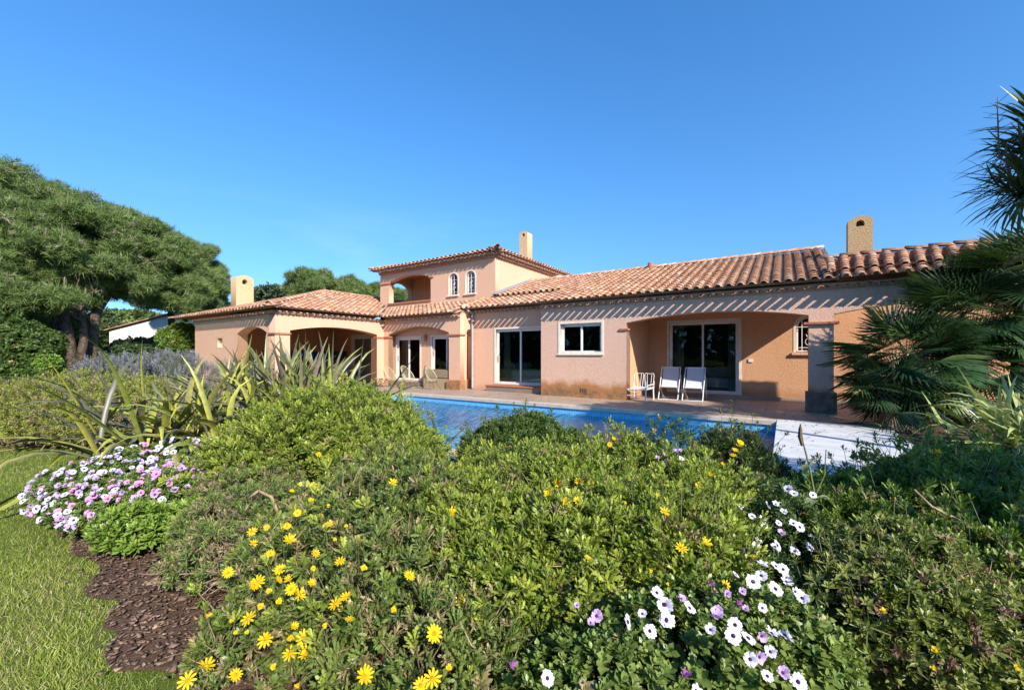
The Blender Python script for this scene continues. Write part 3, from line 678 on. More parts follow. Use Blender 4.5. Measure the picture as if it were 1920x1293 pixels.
# things inside the rooms, seen through the glass
bed = empty('bed', (-8.4, 15.2, .2), 'white made bed inside the bedroom behind the glass sliding door', 'bed')
b = MB(); b.box(-9.75, -7.2, 13.98, 15.8, .35, .80); mm = b.build('mattress', M['linen'], bed)
bm = bmesh.new(); bm.from_mesh(mm.data); bmesh.ops.bevel(bm, geom=bm.edges[:], offset=.08, segments=3, affect='EDGES'); bm.to_mesh(mm.data); bm.free()
b = MB(); b.box(-9.65, -7.3, 14.08, 15.7, .22, .35); b.build('bed_frame', M['wood'], bed)
for y in (14.1, 14.95):
    b = MB(); b.box(-9.72, -9.25, y, y + .7, .80, 1.10); p = b.build('pillow', M['linen'], bed)
    bm = bmesh.new(); bm.from_mesh(p.data); bmesh.ops.bevel(bm, geom=bm.edges[:], offset=.1, segments=3, affect='EDGES'); bm.to_mesh(p.data); bm.free()
sofa = empty('sofa', (-2.4, 17, .1), 'pale sofa inside the porch living room behind the glass door', 'sofa')
b = MB(); b.box(-3.2, -1.3, 16.6, 17.5, .25, .6); b.build('seat', M['linen'], sofa); b = MB(); b.box(-3.2, -1.3, 17.5, 17.7, .25, .95); b.build('backrest', M['linen'], sofa)
tb = empty('dining_table', (-14.5, 14.9, .2), 'white dining table inside the veranda room behind the left glass door', 'table')
b = MB(); b.box(-15.1, -13.9, 14.3, 15.3, .88, .95); b.build('tabletop', M['linen'], tb)
for x in (-15.0, -14.0):
    for y in (14.4, 15.2): b = MB(); b.box(x - .03, x + .03, y - .03, y + .03, .2, .88); b.build('leg', M['white'], tb)
# ================================================================ plants
def A(x): return np.asarray(x, float)
# leaf and flower templates (leaf axis +Y, length 1, face +Z)
def leaf_lobed():
    V = [(0, 0, 0), (.035, .3, .03), (.13, .50, .0), (.06, .5, .05), (.19, .73, .0), (.07, .70, .05), (.12, .90, .0), (0, 1.08, -.03),
         (-.12, .90, 0), (-.07, .70, .05), (-.19, .73, .0), (-.06, .5, .05), (-.13, .50, .0), (-.035, .3, .03)]
    F = [(0, 1, 13), (1, 3, 11), (1, 11, 13), (1, 2, 3), (13, 11, 12), (3, 5, 9), (3, 9, 11), (3, 4, 5), (11, 9, 10), (5, 6, 7), (5, 7, 8), (5, 8, 9)]
    return A(V), np.array(F)
def leaf_simple(w=.18, fold=.05, droop=.1):
    V = [(0, 0, 0), (w * .8, .35, fold), (w, .62, fold * .6), (0, 1, -droop), (-w, .62, fold * .6), (-w * .8, .35, fold), (0, .5, -.02)]
    return A(V), np.array([(0, 1, 6), (1, 2, 6), (2, 3, 6), (3, 4, 6), (4, 5, 6), (5, 0, 6)])
def leaf_needle(w=.03):
    return A([(-w, 0, 0), (w, 0, 0), (0, 1, 0)]), np.array([(0, 1, 2)])
def rosette(leaf, n, length, open_=(.2, 1.15), stem=.5, seed=0):
    """a shoot along +Y carrying n leaves, youngest at the tip"""
    g = np.random.default_rng(seed); tv, tf = leaf; T, D, Sc, G = [], [], [], []
    for i in range(n):
        u = i / (n - 1); th = i * 2.4 + g.uniform(-.3, .3); op = open_[1] * (1 - u) + open_[0] * u + g.uniform(-.15, .15)
        D.append((math.sin(op) * math.cos(th), math.cos(op), math.sin(op) * math.sin(th)))
        T.append((0, stem * u * length, 0)); Sc.append(length * (1 - .45 * u) * g.uniform(.8, 1.15)); G.append(.8 + .4 * u)
    D = A(D); T = A(T)
    V, F = inst(tv, tf, frames(D, np.tile([0, 1., 0], (n, 1)) + g.normal(0, .05, (n, 3)), None, Sc), T)
    return V, F, np.repeat(A(G), len(tv))
RS = {}
RS['euryops'] = [rosette(leaf_lobed(), 12, .072, (.12, 1.05), .75, i) for i in range(6)]
RS['fine'] = [rosette(leaf_simple(.10, .03), 14, .042, (.2, 1.1), .9, i) for i in range(4)]
RS['daisybush'] = [rosette(leaf_simple(.16, .05), 11, .055, (.3, 1.3), .6, i) for i in range(4)]
RS['broad'] = [rosette(leaf_simple(.30, .06), 9, .06, (.4, 1.4), .7, i) for i in range(4)]
RS['needle'] = [rosette(leaf_needle(.035), 14, .05, (.25, 1.2), 1.6, i) for i in range(4)]
RS['spike'] = [rosette(leaf_simple(.35, .05), 16, .05, (.9, 1.5), 4.0, i) for i in range(4)]

def wob(P, f=3.0, ph=0.0):
    return (np.sin(P[:, 0] * f + ph) * np.cos(P[:, 1] * f * 1.3 + ph * 2) + np.sin(P[:, 2] * f * 1.7 + P[:, 0] * f * .7 + ph) + .6 * np.sin(P[:, 0] * f * 2.9 + P[:, 1] * f * 2.3)) / 2.6
def ell_sample(lobes, n, shell=.16, keep=.85, zmin=.02, gap=.0, f=3.0):
    """points near the outside of a union of ellipsoids (camera-frame coordinates) with their outward normals"""
    L = A(lobes); wgt = (L[:, 3] * L[:, 4] + L[:, 3] * L[:, 5] + L[:, 4] * L[:, 5]); wgt /= wgt.sum()
    PP, NN = [], []; have = 0
    while have < n:
        k = rng.choice(len(L), size=n, p=wgt); d = rdir(n); c = L[k, :3]; r = L[k, 3:6]
        s = 1 - np.abs(rng.normal(0, shell, n)); P0 = c + d * r
        s = s * (1 + .17 * wob(P0, f, 1.3) + .10 * wob(P0, f * 3.1, .4)); P = c + d * r * s[:, None]; Nn = unit(d / r)
        ok = P[:, 2] > zmin
        for j in range(len(L)):
            q = ((P - L[j, :3]) / L[j, 3:6]); ins = (q ** 2).sum(1) < keep ** 2
            ok &= ~(ins & (k != j))
        if gap: ok &= (wob(P, f * 2.2, 4.0) > -1.0 + gap * 2 * rng.random(n))
        PP.append(P[ok]); NN.append(Nn[ok]); have += ok.sum()
    return np.concatenate(PP)[:n], np.concatenate(NN)[:n]
def lobe_hit(px, py, lobes):
    """where the sight line through a point of the photograph meets the plant"""
    o = A([0, 0, CAMH]); d = A([(px - CX) / FPX, 1, -(py - HZ) / FPX]); best = None
    for L in lobes:
        c = A(L[:3]); r = A(L[3:6]) * 1.03; oo = (o - c) / r; dd = d / r
        a = dd @ dd; b_ = 2 * oo @ dd; c_ = oo @ oo - 1; q = b_ * b_ - 4 * a * c_
        if q > 0:
            t = (-b_ - math.sqrt(q)) / (2 * a)
            if t > .3 and (best is None or t < best[0]): P = o + d * t; best = (t, P, unit((P - c) / r ** 2))
    if best is None:
        L = min(lobes, key=lambda L: abs((px - CX) / FPX * L[1] - L[0]) + abs(CAMH - (py - HZ) / FPX * L[1] - L[2])); t = L[1]
        P = o + d * t; best = (t, P, unit(A([0, -.5, 1])))
    return best[1], best[2]
def foliage(name, lobes, n, kind, size, cols, mat, root, shell=.16, upw=.55, outw=.7, rnd=.45, brown=.03, gap=.3, f=3.0, browncol=(.34, .27, .13), zmin=.03, keep=.85, zgrad=0.0):
    P, Nn = ell_sample(lobes, n, shell, keep, zmin, gap, f)
    D = unit(Nn * outw + A([0, 0, upw]) + rng.normal(0, rnd, (n, 3))); Sc = size * rng.uniform(.7, 1.25, n)
    c1, c2 = A(cols[0]), A(cols[1]); t = np.clip(rng.random(n) * .7 + .3 * (wob(P, f * 1.5, 2.0) + 1) / 2, 0, 1)
    C = c1 + (c2 - c1) * t[:, None]; br = rng.random(n) < brown; C[br] = A(browncol) * rng.uniform(.7, 1.3, (br.sum(), 1))
    pick = rng.integers(0, len(RS[kind]), n); VV, FF, CCl = [], [], []; off = 0
    for k, (tv, tf, tg) in enumerate(RS[kind]):
        m = pick == k
        if not m.any(): continue
        V, F = inst(tv, tf, frames(D[m], None, rng.uniform(0, 6.28, m.sum()), Sc[m]), P[m])
        VV.append(V); FF.append(F + off); off += len(V)
        CCl.append((C[m][:, None, :] * tg[None, :, None] * rng.uniform(.85, 1.15, (m.sum(), len(tv), 1))).reshape(-1, 3))
    return np_mesh(name, np.concatenate(VV), np.concatenate(FF), np.clip(np.concatenate(CCl), 0, 1), mat, root, frame_cam=True)
def shoots(lobes, n, kind, size, cols, root, out=.06, h=.07):
    """single shoots standing out of the mass on bare stems"""
    P, Nn = ell_sample(lobes, n, .02, .9, .08, .5, 4.0); D = unit(Nn * .5 + A([0, 0, .8]) + rng.normal(0, .3, (n, 3))); L_ = rng.uniform(.3, 1.3, n) * (out + h)
    Q = P + D * L_[:, None]; b = MB()
    for i in range(n): b.tube([CW(*(P[i] - D[i] * .08)), CW(*Q[i])], [.0028, .0018], 3, False)
    tag(b.build('shoot_stems', M['green_stem'], root), kind='stuff')
    c1, c2 = A(cols[0]), A(cols[1]); VV, FF, CC = [], [], []; off = 0; pick = rng.integers(0, len(RS[kind]), n)
    for k, (tv, tf, tg) in enumerate(RS[kind]):
        m = pick == k
        if not m.any(): continue
        V, F = inst(tv, tf, frames(D[m], None, rng.uniform(0, 6, m.sum()), size * rng.uniform(.6, 1.3, m.sum())), Q[m] - D[m] * .03); C = (c1 + (c2 - c1) * rng.uniform(.3, 1.2, (m.sum(), 1)))[:, None, :] * tg[None, :, None]
        VV.append(V); FF.append(F + off); off += len(V); CC.append(C.reshape(-1, 3))
    np_mesh('shoots', np.concatenate(VV), np.concatenate(FF), np.clip(np.concatenate(CC), 0, 1), M['leaf'], root, frame_cam=True)
def dry_stems(lobes, n, root):
    b = MB(); P, Nn = ell_sample(lobes, n, .05, .9, .06)
    for i in range(n):
        d = unit(Nn[i] * .4 + A([0, 0, .6]) + rng.normal(0, .5, 3)); p = P[i] - d * .06; q = P[i] + d * random.uniform(.03, .14); m_ = (p + q) / 2 + rng.normal(0, .012, 3)
        b.tube([CW(*p), CW(*m_), CW(*q)], [.003, .0022, .0012], 3, False)
    tag(b.build('dry_stems', M['wood_dead'], root), kind='stuff')
def twigs(name, lobes, n, mat, root, r=.006, spread=.9, base_r=.25, seg=4, roll=.12, shrink=.94):
    """woody stems from the base out to the leaves"""
    b = MB(); L = A(lobes)
    P, Nn = ell_sample(lobes, n, .1, .85, .05)
    for i in range(n):
        l = L[np.argmin(((L[:, :3] - P[i]) ** 2).sum(1))]
        b0 = A([l[0] + rng.normal(0, base_r * l[3] * .6), l[1] + rng.normal(0, base_r * l[4] * .6), 0]); e_ = l[:3] + (P[i] - l[:3]) * shrink; m_ = (b0 + e_) / 2 + rng.normal(0, roll, 3) * [1, 1, .5]
        pts = [b0 * (1 - t) ** 2 + 2 * m_ * t * (1 - t) + e_ * t * t for t in (0, .3, .6, 1)]
        pts = [(*(RC @ p)[:2], p[2]) for p in pts]; b.tube(pts, [r * 2.2, r * 1.6, r, r * .5], seg, False)
    return b.build(name, mat, root)
def plant_root(name, lobes, label, cat, group=None):
    L = A(lobes); c = L[:, :3].mean(0); return empty(name, CW(c[0], c[1], 0), label, cat, group)

# daisies ----------------------------------------------------------
def daisy(name, npet, r, w, petc, discr, discc, cup=.15, tip=.5, back=None):
    V, F, C = [], [], []
    for i in range(npet):
        a = 2 * math.pi * i / npet + random.uniform(-.07, .07); rr = r * random.uniform(.88, 1.05); z = cup * r * random.uniform(.2, 1.3)
        ca, sa = math.cos(a), math.sin(a); px, py = -sa, ca; o = len(V)
        for (q, ww, zz, g) in ((.18, .3, 0, .8), (.55, 1, z * .5, 1), (.85, .85, z, 1), (1.0, .25 * tip, z * 1.05, 1)):
            for sgn in (1, -1): V.append((ca * q * rr + px * ww * w * sgn, sa * q * rr + py * ww * w * sgn, zz)); C.append(A(petc) * g)
        F += [(o, o + 1, o + 3, o + 2), (o + 2, o + 3, o + 5, o + 4), (o + 4, o + 5, o + 7, o + 6)]
    o = len(V); n = 8
    for j, (q, zz) in enumerate(((1, .02), (.9, .5), (.4, .85))):
        for i in range(n): a = 2 * math.pi * i / n; V.append((math.cos(a) * discr * q, math.sin(a) * discr * q, zz * discr)); C.append(A(discc) * (.8 + .3 * (j == 1)))
    for j in range(2): F += [(o + j * n + i, o + j * n + (i + 1) % n, o + (j + 1) * n + (i + 1) % n, o + (j + 1) * n + i) for i in range(n)]
    F += [(o + 2 * n, o + 2 * n + 2, o + 2 * n + 4, o + 2 * n + 6)]
    k = len(V)      # stalk
    for (zz, q) in ((0, .0022), (-.045, .0018), (-.10, .0018)):
        for i in range(4): a = math.pi / 2 * i; V.append((math.cos(a) * q + zz * .12, math.sin(a) * q, zz - .002)); C.append((.12, .2, .05))
    for j in range(2): F += [(k + j * 4 + i, k + j * 4 + (i + 1) % 4, k + (j + 1) * 4 + (i + 1) % 4, k + (j + 1) * 4 + i) for i in range(4)]
    return np_mesh('_' + name, A(V), np.array(F), np.clip(A(C), 0, 1), M['petal'])
FY = [daisy('yellow', 10 + i % 4, .036, .0046, (.90, .60, .012), .0085, (.80, .40, .008), .1 + .25 * (i % 3)) for i in range(6)]
FYB = [daisy('yellow_bud', 10, .015, .0045, (.85, .60, .02), .009, (.8, .5, .01), .9)]
FWH = [daisy('white', 15, .036, .0082, (.82, .78, .89), .0095, (.06, .02, .10), .12 + .12 * i, .9) for i in range(4)]
FLI = [daisy('lilac', 14, .028, .0075, (.62, .44, .70), .008, (.12, .03, .14), .5 + .2 * i, .9) for i in range(2)]
FPK = [daisy('pink', 14, .033, .0082, (.78, .36, .60), .009, (.25, .05, .2), .15 + .15 * i, .9) for i in range(3)]
FBD = [daisy('bud', 9, .018, .006, (.45, .16, .42), .007, (.3, .1, .3), 1.6, .8)]
sunc = A([sv.x * CY + sv.y * SY, -sv.x * SY + sv.y * CY, sv.z])      # to the sun, camera frame
def put_flowers(items, root, name='flower'):
    """items: (mesh, point, normal, scale) in the camera frame; each flower is an object"""
    for me, P, Nn, sc in items:
        Nn = unit(A(Nn)); R_ = RC @ frames(A([[0, 0, 1.]]) if abs(Nn[2]) < .05 else np.cross(Nn, [1., 0, .1])[None], Nn[None], None)[0]
        # columns: X, Y, Z with Z along the flower's face
        z = RC @ Nn; x = np.cross([0.3, .2, 1], z); x = x / np.linalg.norm(x); y = np.cross(z, x); a = random.uniform(0, 6.28)
        x2 = x * math.cos(a) + y * math.sin(a); y2 = np.cross(z, x2); w = RC @ A(P)
        mt = Matrix(((x2[0], y2[0], z[0], w[0]), (x2[1], y2[1], z[1], w[1]), (x2[2], y2[2], z[2], w[2]), (0, 0, 0, 1))) @ Matrix.Scale(sc, 4)
        o = bpy.data.objects.new(name, me); COL.objects.link(o); o.parent = root
        o.matrix_parent_inverse = parent_matrix(root).inverted(); o.matrix_basis = mt
def flowers_at(pix, lobes, meshes, root, sc=1.0, lift=.03, name='flower', budp=0, buds=None):
    it = []
    for (px, py) in pix:
        P, Nn = lobe_hit(px, py, lobes)
        toc = unit(A([0, 0, CAMH]) - P)
        P = P + toc * (lift + .06) + Nn * .06
        n_ = unit(sunc * .5 + A([0, 0, .5]) + toc * .35 + rng.normal(0, .36, 3)); m = random.choice(buds if (buds and random.random() < budp) else meshes)
        it.append((m, P, n_, sc * .80 * random.uniform(.6, 1.15)))
    put_flowers(it, root, name)

YEL = [(606,856),(802,869),(819,882),(799,893),(724,933),(737,919),(606,924),(852,973),(766,1088),(650,1065),(608,1052),(613,999),(644,1132),(661,1122),(672,1176),(880,1122),(815,1197),(700,1261),(794,1275),(813,1265),(876,1284),(1046,920),(1084,918),(1105,921),(1058,962),(1079,958),(1027,944),(1094,1057),(1243,977),(1271,1038),(1153,836),(1147,845),(1384,843),(1374,857),(1352,882),(1328,901),(1310,927),(1398,930),(1312,1031),(1391,1050),(1343,1097),(1751,859),(568,922),(551,931),(591,925),(585,956),(562,979),(545,1002),(512,1004),(488,1010),(490,1030),(549,1027),(518,1047),(451,1076),(535,1072),(548,1088),(499,1092),(480,1120),(520,1110),(541,1128),(570,1109),(583,1118),(602,1101),(408,1170),(576,1168),(473,1173),(499,1204),(539,1202),(537,1225),(596,1210),(593,1185),(410,1244),(454,1257),(381,1265),(1658,1155),(1735,1242)]
YB = [(688,888),(711,905),(631,960),(660,992),(690,1077),(745,1162),(627,1167),(755,1286),(840,1250),(1175,960),(1241,840),(1230,948),(1220,1075),(1247,1096),(520,1147),(505,1130),(445,1178),(490,1155),(453,1195),(470,1195),(512,1245),(548,1273),(605,1077),(600,985),(590,948),(640,1030),(1500,1010),(1866,1240),(1740,1240)]
def inr(L, x0, x1, y0=0, y1=1400): return [p for p in L if x0 <= p[0] < x1 and y0 <= p[1] < y1]

# --- big yellow-daisy bushes in the foreground
GL = ((.09, .155, .018), (.34, .39, .055))
GD = ((.05, .10, .022), (.12, .18, .035))
B1 = [(-1.95, 4.5, .42, 1.02, .8, .56), (-1.45, 4.2, .32, .66, .6, .46), (-2.45, 4.1, .26, .65, .6, .42), (-1.15, 3.75, .20, .5, .5, .36), (-1.85, 4.9, .5, .5, .4, .52)]
r = plant_root('euryops_bush', B1, 'rounded bright green shrub with lobed leaves between the sword-leaved clump and the pool', 'shrub', 'yellow daisy shrubs')
foliage('foliage', B1, 7600, 'euryops', 1.0, GL, M['leaf'], r, brown=.05, gap=.6, f=3.6, upw=.8); twigs('stems', B1, 70, M['twig'], r); shoots(B1, 560, 'euryops', .9, GL, r, .08, .10); dry_stems(B1, 160, r)
flowers_at(inr(YEL, 600, 850, 0, 900) + [(724, 933), (1162, 590)][:1], B1, FY, r); flowers_at([(688, 888), (711, 905), (513, 820)], B1, FYB, r)
B3 = [(.35, 3.1, .27, .85, .8, .37), (.95, 3.45, .30, .4, .4, .38), (1.3, 3.15, .22, .50, .5, .36), (.15, 2.35, .24, .62, .55, .36), (.80, 2.38, .22, .52, .5, .38), (-.25, 2.75, .26, .45, .45, .32), (1.25, 2.75, .16, .3, .4, .34), (-.15, 3.35, .22, .35, .35, .36)]
r = plant_root('euryops_bush', B3, 'broad sunlit yellow-flowered shrub in the middle foreground in front of the pool', 'shrub', 'yellow daisy shrubs')
foliage('foliage', B3, 12000, 'euryops', .92, GL, M['leaf'], r, brown=.07, gap=.6, f=3.6, upw=.8); twigs('stems', B3, 110, M['twig'], r); shoots(B3, 760, 'euryops', .85, GL, r, .07, .08); dry_stems(B3, 380, r)
flowers_at(inr(YEL, 850, 1480), B3, FY, r); flowers_at(inr(YB, 850, 1480), B3, FYB, r)
B4 = [(-1.15, 1.95, .06, .3, .3, .26), (-.75, 2.75, .26, .55, .6, .46), (-1.15, 2.45, .18, .42, .45, .34), (-.6, 2.1, .18, .5, .4, .38), (-1.0, 3.2, .24, .5, .5, .44), (-.35, 1.75, .14, .45, .3, .30), (-1.35, 3.1, .12, .4, .5, .34)]
r = plant_root('euryops_bush', B4, 'thin leggy shrub thick with yellow daisies left of the middle foreground', 'shrub', 'yellow daisy shrubs')
foliage('foliage', B4, 3600, 'euryops', .8, ((.10, .16, .03), (.21, .26, .06)), M['leaf'], r, shell=.3, brown=.10, gap=.42, rnd=.6); twigs('stems', B4, 200, M['twig'], r, .004, roll=.16, shrink=1.0)
shoots(B4, 160, 'euryops', .8, GL, r); dry_stems(B4, 420, r); foliage('fine_foliage', B4, 2600, 'fine', 1.1, ((.10, .15, .04), (.20, .24, .08)), M['leaf'], r, shell=.35, brown=.3, rnd=.7)
low = [p for p in YEL if p[0] < 850 and (p[1] > 900)]
flowers_at([p for p in low if p not in [(724, 933)]], B4, FY, r, 1.0, .05); flowers_at([p for p in YB if p[0] < 850 and p[1] > 940], B4, FYB, r, 1, .05)
B2 = [(.15, 5.1, .32, .52, .45, .40), (-.18, 5.0, .22, .42, .4, .34), (.55, 4.8, .24, .42, .4, .30)]
r = plant_root('dark_bush', B2, 'dark green shrub just beyond the sunlit one, standing against the pool water', 'shrub')
foliage('foliage', B2, 3600, 'euryops', .9, GD, M['leaf'], r); twigs('stems', B2, 40, M['twig'], r); shoots(B2, 160, 'euryops', .85, GD, r)
B5 = [(2.0, 3.75, .38, .36, .35, .38), (2.25, 3.6, .22, .25, .3, .28)]
r = plant_root('dark_bush', B5, 'small dark wiry shrub in front of the near left corner of the white pool shutter', 'shrub')
foliage('foliage', B5, 1900, 'euryops', .8, ((.05, .085, .02), (.10, .14, .03)), M['leaf'], r, shell=.3, brown=.14, rnd=.7); twigs('stems', B5, 70, M['twig'], r, .005); shoots(B5, 120, 'euryops', .7, GD, r, .1, .1)
flowers_at([(1384, 843), (1374, 857)], B5, FY, r)
B6 = [(3.1, 3.0, .30, .5, .4, .36), (2.85, 2.85, .22, .8, .55, .36), (3.7, 3.1, .26, .9, .6, .36), (2.66, 3.15, .18, .4, .35, .34), (3.0, 2.3, .16, .8, .5, .34), (2.45, 2.4, .12, .5, .45, .30)]
r = plant_root('euryops_bush', B6, 'wide shaded dark green shrub filling the right foreground beside the white pool shutter', 'shrub', 'yellow daisy shrubs')
foliage('foliage', B6, 8200, 'euryops', .98, ((.08, .15, .022), (.22, .29, .045)), M['leaf'], r, brown=.05, gap=.6, f=3.6, upw=.8); twigs('stems', B6, 90, M['twig'], r); shoots(B6, 560, 'euryops', .9, ((.07, .14, .02), (.20, .28, .04)), r, .09, .11); dry_stems(B6, 120, r)
flowers_at([(1751, 859)], B6, FY, r)
B7 = [(1.78, 1.9, .16, .36, .34, .32), (2.05, 2.15, .16, .34, .3, .34), (2.15, 1.75, .12, .4, .3, .28)]
r = plant_root('euryops_bush', B7, 'low olive-green shrub with a few yellow buds at the bottom right corner', 'shrub', 'yellow daisy shrubs')
foliage('foliage', B7, 3600, 'daisybush', .9, ((.12, .17, .025), (.24, .26, .06)), M['leaf'], r, brown=.12, browncol=(.28, .16, .12)); twigs('stems', B7, 60, M['twig'], r, .004); shoots(B7, 200, 'daisybush', .9, ((.12, .17, .025), (.28, .30, .07)), r); dry_stems(B7, 120, r)
flowers_at([(1658, 1155), (1735, 1242), (1866, 1240), (1740, 1215)], B7, FYB, r)

# --- osteospermum (white, lilac and pink daisies)
OW = [(1440+0,0)]
z3 = lambda L: [(1240 + x * .3814, 800 + y * .3814) for x, y in L]
OR1 = z3([(435,422),(570,410),(640,370),(540,415),(480,460),(525,495),(580,485),(635,485),(590,525),(710,540),(567,583),(640,600),(698,580),(478,645),(345,575),(440,515),(395,515),(520,470),(600,440),(500,560),(660,500),(560,640),(620,650),(730,370),(600,330)])
OR2 = z3([(425,735),(480,720),(545,725),(380,785),(485,790),(600,780),(585,815),(425,828),(475,838),(560,870),(455,940),(580,740),(670,910),(640,880),(490,1045),(330,1010),(320,1055),(385,1065),(220,1030),(390,1150),(480,1120),(463,1218),(595,1240),(130,940),(25,995),(150,1275),(15,925),(560,1060),(600,1065)]) + [(1185,1181),(1210,1168),(1222,1195),(1250,1177),(1248,1153),(1235,1134),(1037,1286)]
OR2b = z3([(345,925),(370,870),(300,880),(255,955),(245,975),(445,1055),(225,830),(95,900),(530,1205),(100,1215),(430,1140)]) + [(1101,1155),(1134,1172),(1109,1197),(977,1267),(1385,1160)]
BO1 = [(1.74, 2.62, .22, .24, .22, .30), (1.8, 2.9, .26, .26, .25, .30), (1.36, 2.18, .12, .24, .24, .24)]
r = plant_root('daisy_plant', BO1, 'clump of white daisies with purple centres right of the big sunlit shrub', 'flowering plant', 'purple-eyed daisy plants')
foliage('foliage', BO1, 1100, 'daisybush', .9, ((.07, .12, .03), (.14, .2, .05)), M['leaf'], r); twigs('stems', BO1, 40, M['twig'], r, .003)
flowers_at(OR1, BO1, FWH, r, .95, .05, budp=.2, buds=FLI)
BO2 = [(1.15, 1.75, .10, .26, .3, .26), (.75, 1.75, .12, .5, .35, .34), (1.1, 1.72, .10, .3, .32, .30), (1.2, 2.05, .08, .26, .28, .22), (.35, 1.6, .08, .4, .3, .26)]
r = plant_root('daisy_plant', BO2, 'low patch of large white daisies with purple eyes along the bottom edge', 'flowering plant', 'purple-eyed daisy plants')
foliage('foliage', BO2, 2500, 'broad', .72, ((.10, .17, .03), (.22, .27, .06)), M['leaf'], r, upw=.9); twigs('stems', BO2, 50, M['twig'], r, .003)
flowers_at(OR2, BO2, FWH, r, .9, .06); flowers_at(OR2b, BO2, FBD + FLI, r, .9, .06)
BO4 = [(1.25, 3.35, .62, .22, .2, .28)]
r = plant_root('daisy_plant', BO4, 'few pale lilac daisies peeking over the back of the middle sunlit shrub', 'flowering plant', 'purple-eyed daisy plants')
foliage('foliage', BO4, 200, 'daisybush', .8, GD, M['leaf'], r); flowers_at([(1244, 850), (1250, 862), (1262, 847), (1270, 857), (1256, 870), (1275, 868), (1235, 856), (1246, 866), (1268, 845)], BO4, FLI + FWH[:1], r, .9)
def scatter_pts(lobes, n, up=.0):
    P, Nn = ell_sample(lobes, n * 3, .03, .9, .06); k = (Nn[:, 2] > up - .3) & (P[:, 2] > .08) & ((Nn * unit(A([0, 0, CAMH + .5]) - P)).sum(1) > .1); P, Nn = P[k][:n], Nn[k][:n]; return P, Nn
BW = [(-3.85, 3.95, .12, .6, .5, .32), (-3.5, 4.4, .14, .7, .45, .34), (-3.55, 3.6, .10, .4, .3, .28)]
r = plant_root('daisy_plant', BW, 'spreading mound of white and lilac daisies beside the lawn', 'flowering plant', 'purple-eyed daisy plants')
foliage('foliage', BW, 2600, 'daisybush', .85, ((.11, .19, .035), (.22, .30, .07)), M['leaf'], r, upw=.9)
P, Nn = scatter_pts(BW, 98); put_flowers([(random.choice(FWH + FWH + FLI), p + n_ * .05, sunc * .5 + n_ * .6 + rng.normal(0, .3, 3), random.uniform(.65, 1.0)) for p, n_ in zip(P, Nn)], r)
def carpet(lobes, n, meshes, root, sc=(.7, 1.1)):
    P, Nn = scatter_pts(lobes, n); VV, FF, CC = [], [], []; off = 0
    for p, nn in zip(P, Nn):
        me = random.choice(meshes); k = len(me.vertices); v = np.empty(k * 3); me.vertices.foreach_get('co', v); v = v.reshape(-1, 3); c = np.empty(k * 4, np.float32); me.color_attributes['col'].data.foreach_get('color', c)
        f = np.empty(len(me.loops), np.int32); me.loops.foreach_get('vertex_index', f); z = unit(sunc * .5 + nn * .6 + rng.normal(0, .4, 3)); R_ = frames(np.cross(z, [1., .2, .3])[None], z[None])[0] * random.uniform(*sc)
        VV.append(v @ R_.T + p + nn * random.uniform(.0, .05)); FF.append(f.reshape(-1, 4) + off); CC.append(c.reshape(-1, 4)[:, :3]); off += k
    tag(np_mesh('flower_carpet', np.concatenate(VV), np.concatenate(FF), np.concatenate(CC), M['petal'], root, frame_cam=True), kind='stuff')
carpet(BW, 260, FWH + FLI * 3 + FPK, r, (.55, .9))
BP = [(-3.0, 3.75, .10, .55, .42, .32), (-2.75, 4.2, .12, .5, .4, .36), (-3.3, 3.45, .06, .4, .25, .24)]
r = plant_root('daisy_plant', BP, 'pink and white daisy mound touching the bark mulch, right of the white mound', 'flowering plant', 'purple-eyed daisy plants')
foliage('foliage', BP, 2400, 'daisybush', .85, ((.11, .19, .035), (.22, .30, .07)), M['leaf'], r, upw=.9)
P, Nn = scatter_pts(BP, 98); put_flowers([(random.choice(FPK + FPK + FWH + FLI), p + n_ * .05, sunc * .5 + n_ * .6 + rng.normal(0, .3, 3), random.uniform(.65, .95)) for p, n_ in zip(P, Nn)], r); carpet(BP, 190, FPK * 2 + FWH[:2] + FLI * 2, r)
BT = [(-2.85, 3.15, .06, .28, .2, .20), (-2.55, 3.3, .06, .25, .2, .2)]
r = plant_root('leaf_tuft', BT, 'bright green leafy tuft without flowers below the pink daisies', 'plant')
foliage('foliage', BT, 420, 'daisybush', 1.3, ((.14, .24, .03), (.26, .36, .06)), M['leaf'], r, upw=1.2)
BS = [(-2.05, 2.8, .05, .3, .3, .2), (-2.25, 3.15, .08, .3, .3, .22), (-2.0, 3.15, .14, .5, .4, .32), (-1.75, 2.75, .10, .4, .35, .28), (-2.2, 3.5, .18, .5, .4, .34)]
r = plant_root('half_dead_bush', BS, 'grey-brown half-dead shrub with bare twigs above the bark mulch', 'shrub')
foliage('foliage', BS, 2300, 'fine', 1.25, ((.11, .17, .04), (.24, .31, .08)), M['leaf'], r, shell=.4, brown=.28, rnd=.7, browncol=(.30, .24, .14)); twigs('stems', BS, 260, M['wood_dead'], r, .0028, roll=.2, shrink=1.03)
BG = [(-1.7, 3.35, .18, .16, .14, .14)]
r = plant_root('broadleaf_weed', BG, 'pale green round-leaved weed beside the bare branches', 'weed'); foliage('foliage', BG, 60, 'broad', 1.8, ((.25, .36, .06), (.33, .42, .1)), M['leaf'], r, brown=0)
